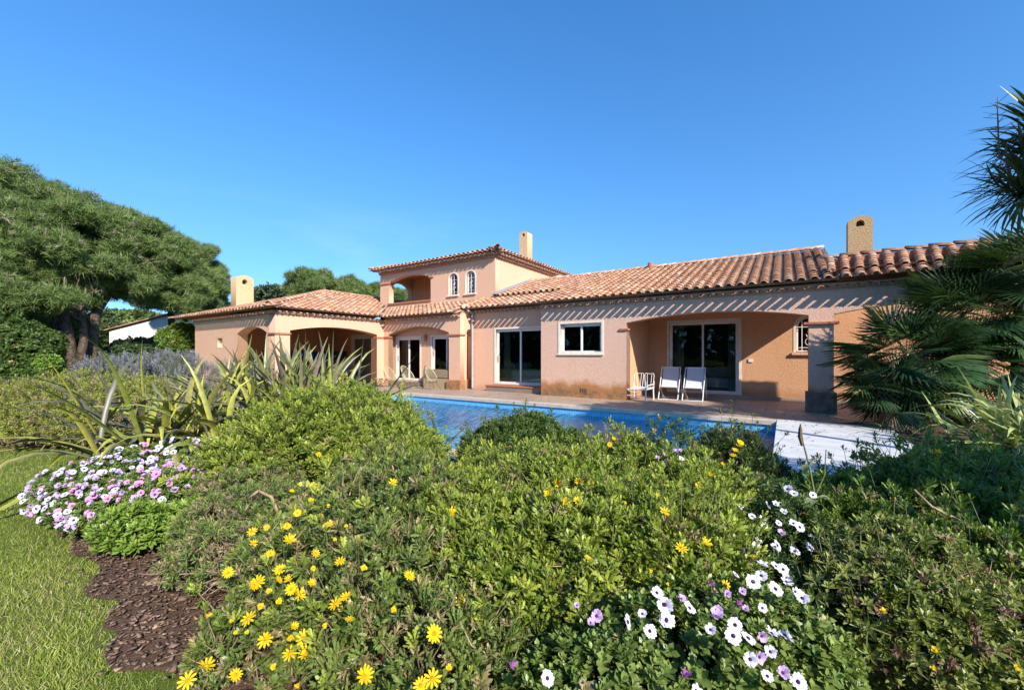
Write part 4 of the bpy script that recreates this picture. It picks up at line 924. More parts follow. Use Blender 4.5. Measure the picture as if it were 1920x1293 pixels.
# bare branches
def branch_obj(name, pts_list, label, rad):
    b = MB()
    for pts, rr in pts_list:
        pts = [CW(*p) for p in pts]; b.tube(pts, [rr * (1 - .5 * i / (len(pts) - 1)) for i in range(len(pts))], 6)
    o = b.build(name, M['wood_dead'], smooth=True); return tag(o, label, 'branch')
branch_obj('dead_branch', [([(-1.95, 3.05, .03), (-1.78, 3.0, .14), (-1.70, 2.98, .30), (-1.74, 2.97, .42), (-1.84, 2.98, .46)], .018), ([(-1.78, 3.0, .14), (-1.95, 2.95, .22), (-2.1, 2.95, .27)], .012), ([(-1.78, 3.0, .14), (-1.9, 2.85, .02)], .012), ([(-1.84, 2.98, .46), (-1.95, 3.0, .38)], .01), ([(-1.7, 2.98, .3), (-1.5, 3.0, .42), (-1.3, 3.05, .5)], .012)], 'pale forked bare branch curling up out of the mulch', .02)
branch_obj('dead_branch', [([(-2.0, 2.55, .02), (-1.85, 2.5, .05), (-1.65, 2.52, .08), (-1.4, 2.5, .07), (-1.1, 2.6, .12)], .013), ([(-1.65, 2.52, .08), (-1.6, 2.55, .2)], .006)], 'pale bare stem lying flat across the mulch', .02)
branch_obj('dead_branch', [([(2.75, 2.35, .3), (2.62, 2.3, .42), (2.55, 2.32, .5), (2.4, 2.35, .58), (2.35, 2.4, .66)], .012)], 'grey crooked bare branch over the shaded right shrub', .02)

# tall seed stalk in front of the pool shutter
st = empty('seed_stalk', CW(1.95, 2.75, 0), 'tall single seed stalk with drooping leaves in front of the white pool shutter', 'weed')
b = MB(); b.tube([CW(2.02, 2.75, 0), CW(2.03, 2.74, .45), CW(1.98, 2.74, .72), CW(1.93, 2.75, .93)], [.010, .009, .007, .004], 6); b.tube([CW(2.02, 2.74, .5), CW(2.07, 2.72, .65), CW(2.08, 2.72, .82)], [.005, .004, .003], 5); b.tube([CW(1.975, 2.74, .72), CW(2.04, 2.74, .76), CW(2.07, 2.74, .74)], .003, 5)
b.build('stem', mat_simple('green_stem', (.20, .22, .08), (.14, .15, .06), 10, .7), st)
b = MB(); b.tube([CW(1.945, 2.75, .84), CW(1.93, 2.75, .90), CW(1.93, 2.75, .95), CW(1.932, 2.75, .985)], [.012, .016, .011, .003], 6); b.build('seed_head', M['twig'], st)
tv, tf = leaf_simple(.38, .1, .5)
T = A([(1.975, 2.74, .72), (1.97, 2.74, .74), (2.03, 2.74, .50), (2.03, 2.74, .48), (2.03, 2.74, .30)]); D = A([(-.6, -.3, -.5), (.7, -.2, -.3), (.8, -.3, -.1), (-.8, -.4, .1), (.9, -.1, .3)])
V, F = inst(tv, tf, frames(D, None, None, [.07, .06, .13, .12, .16]), T); np_mesh('leaves', V, F, np.tile([.26, .29, .12], (len(V), 1)), M['leaf'], st, frame_cam=True)

# --- sword-leaved clumps (New Zealand flax)
def sword(base, D0, L, w, bend, gdown, twist, nseg=9):
    """one blade: starts along D0 and bends towards the ground"""
    P = A(base); d = unit(A(D0)); pts = [P.copy()]; dirs = [d.copy()]
    for i in range(nseg):
        u = i / nseg; d = unit(d + A([0, 0, -1]) * gdown * u * u + bend * .05); P = P + d * L / nseg; pts.append(P.copy()); dirs.append(d.copy())
    V, G = [], []
    side0 = unit(np.cross(dirs[0], A([0, 0, 1.]))) if abs(dirs[0][2]) < .98 else A([1., 0, 0])
    for i, (p, q) in enumerate(zip(pts, dirs)):
        u = i / nseg; side = unit(side0 - q * (side0 @ q)); nrm = np.cross(side, q); a = twist * u; sd = side * math.cos(a) + nrm * math.sin(a); nn = np.cross(sd, q)
        ww = w * (0.55 + .6 * math.sin(min(1, u * 1.4) * math.pi / 2)) * (1 if u < .55 else max(0.02, 1 - ((u - .55) / .45) ** 1.6))
        V += [p - sd * ww, p + nn * ww * .35, p + sd * ww]
    F = []
    for i in range(nseg): o = i * 3; F += [(o, o + 1, o + 4, o + 3), (o + 1, o + 2, o + 5, o + 4)]
    return A(V), np.array(F)
def sword_clump(name, root_xyz, n, Lr, w, cols, label, cat, spread=(.15, 1.35), mat='palm', az=None, gd=(.1, .7), rbase=.25, edge=(.55, .55, .12), green_side=0.5, part_name='leaves', group=None, heads=None, root=None, twist=.9, dn=0):
    r = root or empty(name, CW(*root_xyz), label, cat, group); VV, FF, CC = [], [], []; off = 0
    for i in range(n):
        a = random.uniform(0, 2 * math.pi) if az is None else random.gauss(az[0], az[1]); th = random.uniform(*spread)
        h = random.choice(heads) if heads else root_xyz
        base = A(h) + A([random.gauss(0, rbase), random.gauss(0, rbase), random.uniform(0, .1)])
        D0 = (math.sin(th) * math.cos(a), math.sin(th) * math.sin(a), math.cos(th)); L = random.uniform(*Lr)
        V, F = sword(base, D0, L, w * random.uniform(.75, 1.15), rng.normal(0, .8, 3), random.uniform(*gd), random.uniform(-twist, twist))
        V[:, 2] = np.maximum(V[:, 2], .02)
        c = A(random.choice(cols)) * random.uniform(.8, 1.2); C = np.tile(c, (len(V), 1))
        if edge is not None and random.random() < green_side:
            C[2::3] = A(edge); C[1::3] = (c + A(edge)) / 2
        u = np.repeat(np.linspace(0, 1, len(V) // 3), 3)[:, None]; C = C * (1 - .25 * (1 - u)) + A([.10, .05, .0]) * (u > .93)
        VV.append(V); FF.append(F + off); off += len(V); CC.append(C)
    np_mesh(part_name, np.concatenate(VV), np.concatenate(FF), np.clip(np.concatenate(CC), 0, 1), M[mat], r, frame_cam=True); return r
FX = [(.11, .105, .07), (.13, .14, .06), (.17, .19, .075), (.22, .25, .05), (.16, .135, .10), (.20, .165, .12), (.26, .30, .06), (.14, .13, .085), (.30, .33, .09)]
fx1 = sword_clump('flax_clump', (-3.8, 5.5, 0), 640, (.75, 1.5), .034, FX, 'sprawling olive and bronze sword-leaved flax clump behind the pink daisies', 'flax plant', (.4, 1.4), gd=(.25, .9), rbase=.45, edge=(.50, .47, .07), green_side=.5)
sword_clump('', (-4.05, 5.3, 0), 110, (1.15, 1.8), .030, FX, None, None, (.25, 1.1), gd=(.15, .7), rbase=.35, edge=(.50, .47, .07), green_side=.5, root=fx1, part_name='upright_leaves')
fx2 = sword_clump('flax_clump', (-3.2, 6.35, 0), 290, (1.1, 1.85), .034, [(.17, .165, .10), (.14, .15, .085), (.20, .17, .125), (.22, .24, .07)], 'upright grey-bronze sword-leaved flax clump in front of the covered loggia', 'flax plant', (.05, .95), gd=(.0, .4), rbase=.36, edge=(.40, .42, .08), green_side=.35)
b = MB()
for i in range(14):
    a = random.uniform(0, 6.28); b.tube([CW(-3.2 + .2 * math.cos(a), 6.35 + .2 * math.sin(a), 0), CW(-3.2 + .3 * math.cos(a), 6.35 + .3 * math.sin(a), random.uniform(.3, .55))], .035, 6)
b.build('leaf_bases', M['twig'], fx2)
fx3 = sword_clump('flax_clump', (7.45, 5.85, 0), 150, (.9, 1.45), .028, [(.30, .36, .10), (.36, .42, .15), (.22, .30, .06), (.16, .24, .05)], 'yellow-green striped flax clump at the right edge in front of the palms', 'flax plant', (.3, 1.45), gd=(.1, .6), rbase=.22, edge=(.52, .55, .22), green_side=.6)
sword_clump('flax_clump', (-1.05, 5.0, 0), 16, (.45, .85), .018, [(.10, .11, .07), (.14, .13, .10)], 'small thin dark sword-leaved plant beside the pool between two shrubs', 'flax plant', (.1, 1.2), gd=(.1, .5), rbase=.12, edge=None)

# --- palms on the right
def fan(nseg=22, L=1.0, wid=.022, ang=2.5, fold=.25, droop=.25):
    V, F = [], []
    for i in range(nseg):
        a = -ang / 2 + ang * i / (nseg - 1) + random.uniform(-.02, .02); l = L * (1 - .25 * abs(a / ang * 2) ** 2) * random.uniform(.9, 1.05)
        sx, cy = math.sin(a), math.cos(a); px, py = cy, -sx; o = len(V); z = random.uniform(-.03, .03)
        for u, ww, zz in ((.05, .25, 0), (.5, 1, .03 - droop * .1), (.8, .8, -droop * .3), (1, .05, -droop * .65)):
            V += [(sx * l * u - px * wid * ww, cy * l * u - py * wid * ww, (zz + z * u) * L + .5 * wid * ww), (sx * l * u + px * wid * ww, cy * l * u + py * wid * ww, (zz + z * u) * L - .5 * wid * ww)]
        for j in range(3): q = o + j * 2; F.append((q, q + 1, q + 3, q + 2))
    # petiole
    o = len(V); V += [(-.008, -.9, 0), (.008, -.9, 0), (.006, .06, .0), (-.006, .06, 0)]; F.append((o, o + 1, o + 2, o + 3))
    return A(V), np.array(F)
FANS = [fan(24, 1, .019, random.uniform(2.7, 3.6), .2, random.uniform(.0, .25)) for _ in range(5)]
def fan_crown(name, c, n, L, root, cols, tilt=(-.5, 1.35), sp=1.0):
    VV, FF, CC = [], [], []; off = 0
    for i in range(n):
        a = i * 2.4 + random.uniform(-.3, .3); el = random.uniform(*tilt); d = A([math.cos(el) * math.cos(a), math.cos(el) * math.sin(a), math.sin(el)])
        tv, tf = random.choice(FANS); s = L * random.uniform(.42, .55); P = A(c) + d * s * .95
        dd = unit(d + A([0, 0, -.25])); V, F = inst(tv, tf, frames(dd[None], A([[0, 0, 1.]]) + rng.normal(0, .25, (1, 3)), None, [s]), P[None])
        co = A(random.choice(cols)) * random.uniform(.75, 1.25); VV.append(V); FF.append(F + off); off += len(V); CC.append(np.tile(co, (len(V), 1)) * rng.uniform(.85, 1.15, (len(V), 1)))
    return np_mesh(name, np.concatenate(VV), np.concatenate(FF), np.clip(np.concatenate(CC), 0, 1), M['palm'], root, frame_cam=True)
PC = [(.035, .085, .03), (.05, .11, .035), (.03, .07, .028), (.09, .14, .04)]
def fan_palm(x, d, h, L, n, label, lean=(0, 0), dead=14, tilt=(-.6, 1.3)):
    r = empty('fan_palm', CW(x, d, 0), label, 'palm', 'fan palms at the right')
    top = (x + lean[0], d + lean[1], h); b = MB(); b.tube([CW(x, d, 0), CW(x + lean[0] * .5, d + lean[1] * .5, h * .5), CW(*top)], [.16, .13, .12], 10)
    b.build('trunk', M['bark'], r); fan_crown('crown', top, n, L, r, PC, tilt)
    if dead: fan_crown('dead_fronds', (top[0], top[1], h - .15), dead, L * .85, r, [(.22, .18, .11), (.16, .13, .08)], (-1.45, -.9))
    return r
fan_palm(7.95, 8.3, 1.2, 1.5, 84, 'bushy low fan palm at the end of the terrace, right of the porch pillar', dead=22, tilt=(-.75, 1.3))
fan_palm(7.35, 8.0, .6, 1.1, 36, 'short fan palm sprouting at the foot of the big low one, nearest the pool', dead=14, tilt=(-.6, 1.2))
fan_palm(9.0, 8.3, 2.05, 1.4, 62, 'fan palm partly hidden behind the low one, its crown level with the arch', (.1, 0), 18)
fan_palm(9.75, 7.9, 2.8, 1.4, 66, 'tallest fan palm at the right edge, its crown reaching the coping tiles', (.1, 0), 20)
fan_palm(9.1, 8.3, 1.1, 1.3, 62, 'fan palm filling the gap between the low palm and the right edge flax', (.1, 0), 20)
yr = empty('yucca_tree', CW(7.95, 5.9, 0), 'tall yucca with heads of stiff dark sword leaves at the upper right edge', 'yucca')
b = MB(); b.tube([CW(8.1, 5.9, 0), CW(8.15, 5.95, 1.6), CW(7.95, 5.95, 3.0), CW(7.65, 6.0, 3.9)], [.16, .12, .10, .07], 9); b.tube([CW(8.1, 5.95, 2.2), CW(8.3, 5.9, 3.4), CW(7.75, 6.0, 4.7)], [.09, .08, .06], 8); b.build('trunk', M['bark'], yr)
hd = [(7.62, 6.0, 4.0), (7.78, 6.0, 4.72), (7.58, 6.05, 3.75), (7.75, 6.0, 4.35), (8.2, 5.9, 4.1)]
sword_clump('', (0, 0, 0), 620, (.55, .95), .019, [(.035, .07, .03), (.05, .09, .035), (.03, .055, .03), (.09, .12, .03)], None, None, (.25, 2.5), gd=(.0, .35), rbase=.05, edge=None, heads=hd, root=yr, part_name='leaf_heads', twist=.3)
b = MB(); b.tube([CW(7.12, 6.0, 4.3), CW(7.10, 6.0, 4.85), CW(7.09, 6.0, 5.2)], [.012, .009, .003], 5)
for i in range(16):
    z = 4.55 + i * .038; a = i * 2.4; b.tube([CW(7.10, 6.0, z), CW(7.10 + .16 * math.cos(a), 6 + .16 * math.sin(a), z + .05)], .004, 4)
b.build('dry_flower_stalk', M['twig'], yr)

# --- hedge, lavender and shrubs on the left
H1 = [(-7.2, 6.75, .42, 1.3, .7, .62), (-8.8, 6.9, .42, 1.3, .8, .62), (-6.2, 7.1, .40, .9, .7, .60), (-9.9, 7.3, .35, 1.2, .8, .62), (-7.6, 7.6, .5, 1.6, .7, .66)]
r = plant_root('straggly_shrub', H1, 'straw and yellow-green straggly shrub mass along the far edge of the lawn', 'shrub')
foliage('foliage', H1, 9000, 'fine', 1.5, ((.20, .25, .04), (.40, .42, .09)), M['leaf'], r, shell=.3, brown=.2, browncol=(.32, .25, .14), upw=.8, gap=.2); twigs('stems', H1, 420, M['wood_dead'], r, .0045, roll=.25, shrink=1.0, base_r=.8)
H2 = [(-8.6, 8.9, .72, 1.0, .6, .62), (-7.5, 9.0, .78, 1.0, .6, .70), (-6.6, 9.1, .62, .8, .5, .6), (-5.9, 9.3, .55, .7, .5, .55)]
r = plant_root('lavender_bush', H2, 'grey-violet lavender in bloom behind the straggly shrub, below the pine trunks', 'shrub')
foliage('foliage', H2, 2600, 'needle', 1.8, ((.14, .18, .11), (.22, .25, .16)), M['leaf'], r); foliage('flower_spikes', H2, 1900, 'spike', .8, ((.27, .25, .31), (.40, .37, .43)), M['leaf'], r, upw=1.6, outw=.5, rnd=.25, brown=0, zmin=.5)
def shrub(name, lobes, n, size, cols, label, kind='broad', group=None, stems=30, cat='shrub', **kw):
    r = plant_root(name, lobes, label, cat, group); foliage('foliage', lobes, n, kind, size, cols, M['leaf'], r, **kw)
    if stems: twigs('stems', lobes, stems, M['twig'], r, .02)
    return r
shrub('clipped_shrub', [(-17.05, 21, 2.0, .85, .85, .95), (-17.05, 21, 1.0, .75, .75, 1.0), (-16.7, 20.8, 2.4, .55, .5, .6)], 5200, 2.0, ((.07, .13, .015), (.16, .24, .03)), 'rounded clipped glossy green shrub at the left corner of the villa', shell=.06, gap=.05)
shrub('garden_shrub', [(-20.6, 17, 1.4, 1.5, 1.2, 1.5), (-19.8, 16.8, 1.0, .9, .9, 1.1)], 4200, 2.6, ((.045, .09, .02), (.11, .17, .035)), 'dark glossy shrub standing left of the pine trunks', group='dark shrubs under the pines')
shrub('garden_shrub', [(-24.0, 18.5, 1.7, 2.0, 1.5, 1.9), (-22.6, 18.0, 1.2, 1.2, 1, 1.4)], 4200, 2.8, ((.05, .10, .025), (.13, .19, .05)), 'dense mid-green shrub at the far left edge', group='dark shrubs under the pines')
shrub('garden_shrub', [(-22.0, 23.5, .8, 1.0, .9, 1.1), (-23.2, 24.5, 1.0, .9, .9, 1.2)], 3800, 2.8, ((.035, .07, .025), (.08, .13, .04)), 'dark shrub between the pine trunks and the white house', group='dark shrubs under the pines')
shrub('garden_shrub', [(-23.6, 26, .9, 1.2, 1.1, 1.4), (-22.4, 26, 1.5, .8, .8, 1.1), (-24.6, 26, 1.3, .7, .7, .9), (-21.6, 26, .9, .8, .8, 1.1)], 4200, 3.2, ((.035, .07, .035), (.09, .13, .06)), 'blue-green airy shrub in front of the white house wall', group='dark shrubs under the pines', gap=.5)
shrub('sapling', [(-14.7, 13, 1.2, .30, .28, .16)], 130, 1.9, ((.14, .25, .03), (.24, .36, .06)), 'light green sapling with a bare stem in front of the dark shrubs', stems=0, cat='sapling')
b = MB(); b.tube([CW(-14.7, 13, 0), CW(-14.68, 13, .6), CW(-14.7, 13, 1.2)], [.02, .016, .01], 6); b.build('stem', M['twig'], bpy.data.objects['sapling'])

# --- pines
def needle_tuft(n=16, L=.26, seed=0):
    g = np.random.default_rng(seed); tv, tf = leaf_needle(.05); D = unit(g.normal(size=(n, 3)) + A([0, .7, 0]))
    V, F = inst(tv, tf, frames(D, None, g.uniform(0, 6, n), L * g.uniform(.7, 1.2, n)), g.normal(0, .05, (n, 3))); return V, F, np.ones(len(V))
RS['tuft'] = [needle_tuft(seed=i) for i in range(4)]
def pine(name, lobes, trunks, n, size, cols, label, group=None, limbs=26, clump=46, cat='pine tree', lr=.07, seedp=1.0):
    """crown of many clumps spread through the given volumes; limbs run from the trunks to the clumps"""
    L = A(lobes); x0 = A(trunks[0][0][0]); r = empty(name, CW(x0[0], x0[1], 0), label, cat, group)
    P, Nn = ell_sample(lobes, clump, .22, .7, .5, 0, 1.0)
    s = L[:, 3:6].mean() * .29
    cl = [(*(p), s * random.uniform(.7, 1.3), s * random.uniform(.7, 1.3), s * random.uniform(.6, .95)) for p in P]
    foliage('crown', cl, n, 'tuft', size, cols, M['needle'], r, shell=.42, upw=.7, outw=.45, rnd=.45, brown=.07, browncol=(.34, .30, .20), zmin=.5, keep=.45, gap=.25, f=1.3)
    for pts, rr in trunks:
        b = MB(); b.tube([CW(*p) for p in pts], [rr * (1 - .45 * i / (len(pts) - 1)) for i in range(len(pts))], 12); b.build('trunk', M['bark'], r, smooth=True)
    fb = MB()
    for i in range(clump * 3):
        q = A(cl[i % clump][:3]); rr_ = cl[i % clump][3]; dd_ = unit(rng.normal(0, 1, 3) + A([0, -.6, .5])); w_ = q + dd_ * rr_ * 1.0
        fb.tube([CW(*q), CW(*(q * .5 + w_ * .5 + A([0, 0, -.08]))), CW(*w_)], [.04, .028, .012], 4, False)
    tag(fb.build('twigs', M['wood_pale'], r), kind='stuff')
    b = MB()
    for i in range(limbs):
        e_ = A(cl[random.randrange(len(cl))][:3]); tr = min(trunks, key=lambda t: abs(t[0][-1][0] - e_[0])); t0 = A(tr[0][-1]) * random.uniform(.85, 1) + A(tr[0][-2]) * 0; t0 = A(tr[0][-2]) + (A(tr[0][-1]) - A(tr[0][-2])) * random.uniform(.2, 1)
        m_ = t0 * .5 + e_ * .5 + A([0, 0, -.3]) + rng.normal(0, .3, 3)
        b.tube([CW(*t0), CW(*(t0 * .6 + m_ * .4 + A([0, 0, -.1]))), CW(*m_), CW(*e_)], [lr, lr * .75, lr * .55, lr * .2], 6, False)
    b.build('limbs', M['bark'], r); return r
PNC = ((.075, .125, .035), (.22, .30, .085))
def LP(px, py, d, rx, rz, ry=None):      # a crown volume given by its place in the view and its distance
    return (PX(px, d), d, CAMH - (py - HZ) / FPX * d, rx, ry or rx, rz)
pine('umbrella_pine', [LP(-60, 450, 22, 4.6, 2.9, 4), LP(60, 470, 21, 3.4, 2.6, 3.2), LP(10, 370, 23, 3.2, 1.6, 3), LP(150, 470, 21.5, 2.4, 2.0, 2.6), LP(100, 420, 22, 2.4, 1.7, 2.6), LP(90, 545, 20, 2.0, .8, 2.2)],
     [([(PX(137, 21), 21, 0), (PX(128, 21), 21, 2.3), (PX(112, 21), 21, 4.4), (PX(95, 21), 21, 6)], .29), ([(PX(137, 21), 21.2, .3), (PX(150, 21), 21.2, 2.2), (PX(140, 21), 21.2, 5.2)], .22), ([(PX(112, 21.5), 21.6, 0), (PX(104, 21.5), 21.6, 3), (PX(70, 21.5), 21.6, 6.5)], .23)],
     38000, 1.05, PNC, 'huge umbrella pine with fused trunks at the left edge, the nearest of the pines', 'umbrella pines', 40, 230, lr=.09)
pine('umbrella_pine', [LP(235, 480, 24, 2.9, 2.2, 2.8), LP(170, 440, 24, 2.4, 1.6, 2.4), LP(300, 500, 24.5, 2.0, 1.7, 2.2), LP(180, 510, 23, 2.4, 1.3, 2.4), LP(310, 545, 24, 2.0, .8, 2)],
     [([(PX(172, 22), 22, 0), (PX(174, 22), 22, 2.2), (PX(178, 22), 22, 3.6), (PX(200, 22.5), 22.5, 4.6), (PX(220, 23), 23, 6)], .27)], 30000, 1.05, ((.085, .14, .04), (.23, .31, .09)), 'umbrella pine leaning right from a single dark trunk, beside the fused trunks', 'umbrella pines', 34, 180, lr=.07)
pine('umbrella_pine', [LP(352, 505, 34, 2.6, 2.4, 2.4), LP(330, 490, 34, 2.4, 1.9, 2.4), LP(375, 540, 34, 1.9, 1.9, 2), LP(345, 560, 33, 2.4, .9, 2)],
     [([(PX(325, 34), 34, 0), (PX(323, 34), 34, 3.5), (PX(318, 34), 34, 6)], .34), ([(PX(347, 34.5), 34.5, 0), (PX(345, 34.5), 34.5, 3.5), (PX(352, 34.5), 34.5, 6.5)], .28)], 20000, 1.3, ((.10, .155, .05), (.25, .33, .10)), 'lighter pine with two trunks rising behind the left end of the villa roof', 'umbrella pines', 30, 140, lr=.07)
pine('umbrella_pine', [LP(610, 545, 46, 4.0, 1.9, 3.4), LP(590, 535, 45, 2.6, 1.6, 2.4), LP(655, 552, 46, 2.6, 1.5, 2.2)], [([(PX(610, 46), 46, 0), (PX(610, 46), 46, 4), (PX(612, 46), 46, 7)], .35)], 12000, 1.7, PNC, 'domed pine crown showing above the hip roof of the loggia', 'umbrella pines', 12, 80)
pine('umbrella_pine', [LP(705, 560, 47, 2.4, 1.4, 2), LP(748, 568, 47, 1.8, 1.3, 1.8), LP(725, 575, 47, 3.4, 1.2, 2)], [([(PX(725, 47), 47, 0), (PX(725, 47), 47, 4), (PX(725, 47), 47, 6)], .3)], 9000, 1.7, PNC, 'low pine crown seen through the upper balcony arch', 'umbrella pines', 10, 70)
shrub('distant_tree', [LP(515, 552, 52, 2.2, .9), LP(490, 560, 52, 1.6, .6), (PX(510, 52), 52, 4, 2.5, 2, 4)], 1800, 7, ((.07, .11, .06), (.13, .17, .09)), 'thin bluish tree top between the chimney and the domed pine', cat='tree', gap=.5)
shrub('distant_tree', [LP(255, 612, 60, 5.0, 2.2), LP(200, 622, 60, 3, 2.0), (PX(240, 60), 60, 2.5, 8, 2, 3)], 3200, 8, ((.09, .14, .03), (.17, .23, .05)), 'sunlit rounded tree beyond the white house', cat='tree')
shrub('distant_tree', [LP(20, 600, 30, 2.4, 2.6), LP(70, 610, 28, 2.6, 2.4), LP(-40, 590, 30, 3, 3.5)], 5200, 3.6, ((.045, .085, .025), (.11, .16, .04)), 'dark leafy tree under the spreading pine at the far left', cat='tree')
shrub('distant_tree', [LP(100, 600, 40, 3.4, 3), LP(40, 600, 42, 4, 3.6), LP(150, 615, 42, 3, 2.8), LP(-30, 600, 42, 4, 4)], 4200, 5.5, ((.06, .11, .03), (.13, .18, .05)), 'mid-green leafy tree behind the pine trunks', cat='tree')
# wood that closes the horizon
b = [(x, 70 + 6 * math.sin(x), 2.0, 9, 6, random.uniform(3.5, 6)) for x in range(-95, 110, 9)] + [(-95 + 0 * i, 60 - i * 9, 2, 8, 8, 6) for i in range(8)]
P, Nn = ell_sample(b, 9000, .1, .85, .0, 0, .3); tv, tf, tg = RS['broad'][0]
D = unit(Nn + rng.normal(0, .5, (9000, 3))); V, F = inst(tv, tf, frames(D, None, None, rng.uniform(11, 20, 9000)), P); C = np.repeat(A([.06, .10, .03]) * rng.uniform(.6, 1.8, (9000, 1)), len(tv), 0)
tag(np_mesh('far_woodland', V, F, C, M['leaf'], None, frame_cam=True), 'distant band of trees closing the horizon', None, None, 'stuff')

# neighbour's house
nb = empty('neighbour_house', CW(-32, 37, 0), 'white rendered gable of the neighbouring house behind the dark shrubs', 'house')
b = MB(); X0, X1 = PX(205, 38), PX(330, 38); q = [(X0, 0), (X1 + 4, 0), (X1 + 4, 6.3), (X1, 5.25), (X0, 3.65)]
b.add([CW(x, 38, z) for x, z in q] + [CW(x, 46, z) for x, z in q], [(0, 1, 2, 3, 4), (9, 8, 7, 6, 5)] + [(i, (i + 1) % 5, (i + 1) % 5 + 5, i + 5)[::-1] for i in range(5)]); b.build('wall', M['wall_white'], nb)
n_ = 26; T = A([(X0 - .3 + (X1 + 4.3 - X0) * i / n_, 37.85, 3.62 + (6.3 - 3.65) * (i / n_) * 1.02) for i in range(n_)]); tv, tf = half_tile(.13, .12, .6)
V, F = inst(tv, tf, frames(np.tile([1, 0, .30], (n_, 1)), np.tile([0, 0, 1.], (n_, 1))), T); np_mesh('roof', V, F, np.repeat(A([random.choice(TCOL) for _ in range(n_)]) * 1.2, len(tv), 0), M['tile'], nb, frame_cam=True)
b = MB(); b.add([CW(X0 - .3, 37.8, 3.68), CW(X1 + 4, 37.8, 6.36), CW(X1 + 4, 46, 6.36), CW(X0 - .3, 46, 3.68)], [(0, 1, 2, 3)]); b.build('roof_slope', M['terracotta'], nb)
b = MB(); V = [CW(x, d, z) for z in (0, 1.9) for d in (30, 30.2) for x in (PX(-40, 30), PX(110, 30))]; b.add(V, [(0, 2, 3, 1), (4, 5, 7, 6), (0, 1, 5, 4), (1, 3, 7, 5), (3, 2, 6, 7), (2, 0, 4, 6)]); tag(b.build('garden_wall', M['wall_white']), 'low pale garden wall glimpsed through the shrubs at the far left', 'wall')

# --- planting bed, bark mulch, grass
bedo = [(-12.5, 8.2), (-9.6, 7.0), (-6.9, 6.55), (-5.2, 5.6), (-4.7, 4.3), (-3.9, 3.55), (-3.25, 3.1), (-2.45, 2.5), (-1.95, 2.08), (-1.35, 1.72), (-.8, 1.2), (1.0, .9), (4.5, 1.2), (5.5, 3.2)]
_bj = []
for _i in range(len(bedo) - 1):
    (_x0, _y0), (_x1, _y1) = bedo[_i], bedo[_i + 1]; _m = max(1, int(math.hypot(_x1 - _x0, _y1 - _y0) / .12))
    for _k in range(_m): _t = _k / _m; _bj.append((_x0 + (_x1 - _x0) * _t + random.gauss(0, .035) + .07 * math.sin(_i * 3 + _k * .9), _y0 + (_y1 - _y0) * _t + random.gauss(0, .03)))
bedo = _bj + [bedo[-1]]
def w2(p): return (p[0] * CY - p[1] * SY, p[0] * SY + p[1] * CY)
bw = [w2(p) for p in bedo]; bw = [p for p in bw] + [(8, 4.2), (PU1, 4.2), (PU0 - .3, 4.24), (PU0 - .5, 6.2), (-15, 6.2)]
b = MB(); b.add([(x, y, -.05) for x, y in bw], [tuple(range(len(bw)))]); 
def mat_soil():
    m, n, out = newmat('bed_soil'); co = objco(n)
    c = mix(n, ramp(n, noise(n, 5, 5, .7, co), .35, .65), (.085, .052, .038), (.17, .11, .075)); c = mix(n, ramp(n, noise(n, 40, 3, .6, co), .4, .6), c, (.12, .075, .05))
    principled(n, out, c, .95, .1, 0, bumpn(n, noise(n, 30, 4, .7, co), 1, .03)); return m
M['soil'] = mat_soil(); tag(b.build('planting_bed', M['soil']), kind='structure')
b = MB(); pts = [CW(7.9 + 2.2 * math.cos(t) * (1 + .1 * math.sin(3 * t)), 7.0 + 2.0 * math.sin(t) * (1 + .1 * math.cos(2 * t)), .006) for t in np.linspace(0, 2 * math.pi, 24)[:-1]]; tag(MB().add(pts, [tuple(range(len(pts)))]).build('palm_bed', M['soil']), kind='structure')
# mulch chips
n = 38000; P = np.stack([rng.uniform(-5.5, -.9, n), rng.uniform(1.6, 6.4, n), np.zeros(n)], 1)
ok = np.array([inside(bedo + [(5.5, 9), (-12.5, 9)], p[0], p[1]) for p in P]); P = P[ok]; n = len(P); P[:, 2] = -.048 + rng.uniform(0, .03, n); sp_ = rng.random(n) < .12; P[sp_, :2] += rng.normal(0, .13, (sp_.sum(), 2)); P[sp_, 2] += .012
tv = A([(-.5, -.25, 0), (.4, -.3, .05), (.55, .2, 0), (-.35, .3, .06), (-.5, -.25, .15), (.4, -.3, .2), (.55, .2, .15), (-.35, .3, .2)]); tf = np.array([(4, 5, 6, 7), (0, 1, 5, 4), (1, 2, 6, 5), (2, 3, 7, 6), (3, 0, 4, 7)])
up = unit(A([0, 0, 1]) + rng.normal(0, .3, (n, 3))); D = unit(np.cross(up, rdir(n))); V, F = inst(tv, tf, frames(D, up, None, rng.uniform(.008, .03, n) * np.where(rng.random(n) < .10, 1.7, 1)), P)
C = A([.17, .105, .075]) * rng.uniform(.5, 1.7, (n, 1)); lt = rng.random(n) < .10; C[lt] = A([.36, .25, .16]) * rng.uniform(.8, 1.2, (lt.sum(), 1))
tag(np_mesh('bark_mulch', V, F, np.repeat(C, len(tv), 0), M['needle'], None, frame_cam=True), 'dark brown bark chips spread over the planting bed', None, None, 'stuff')
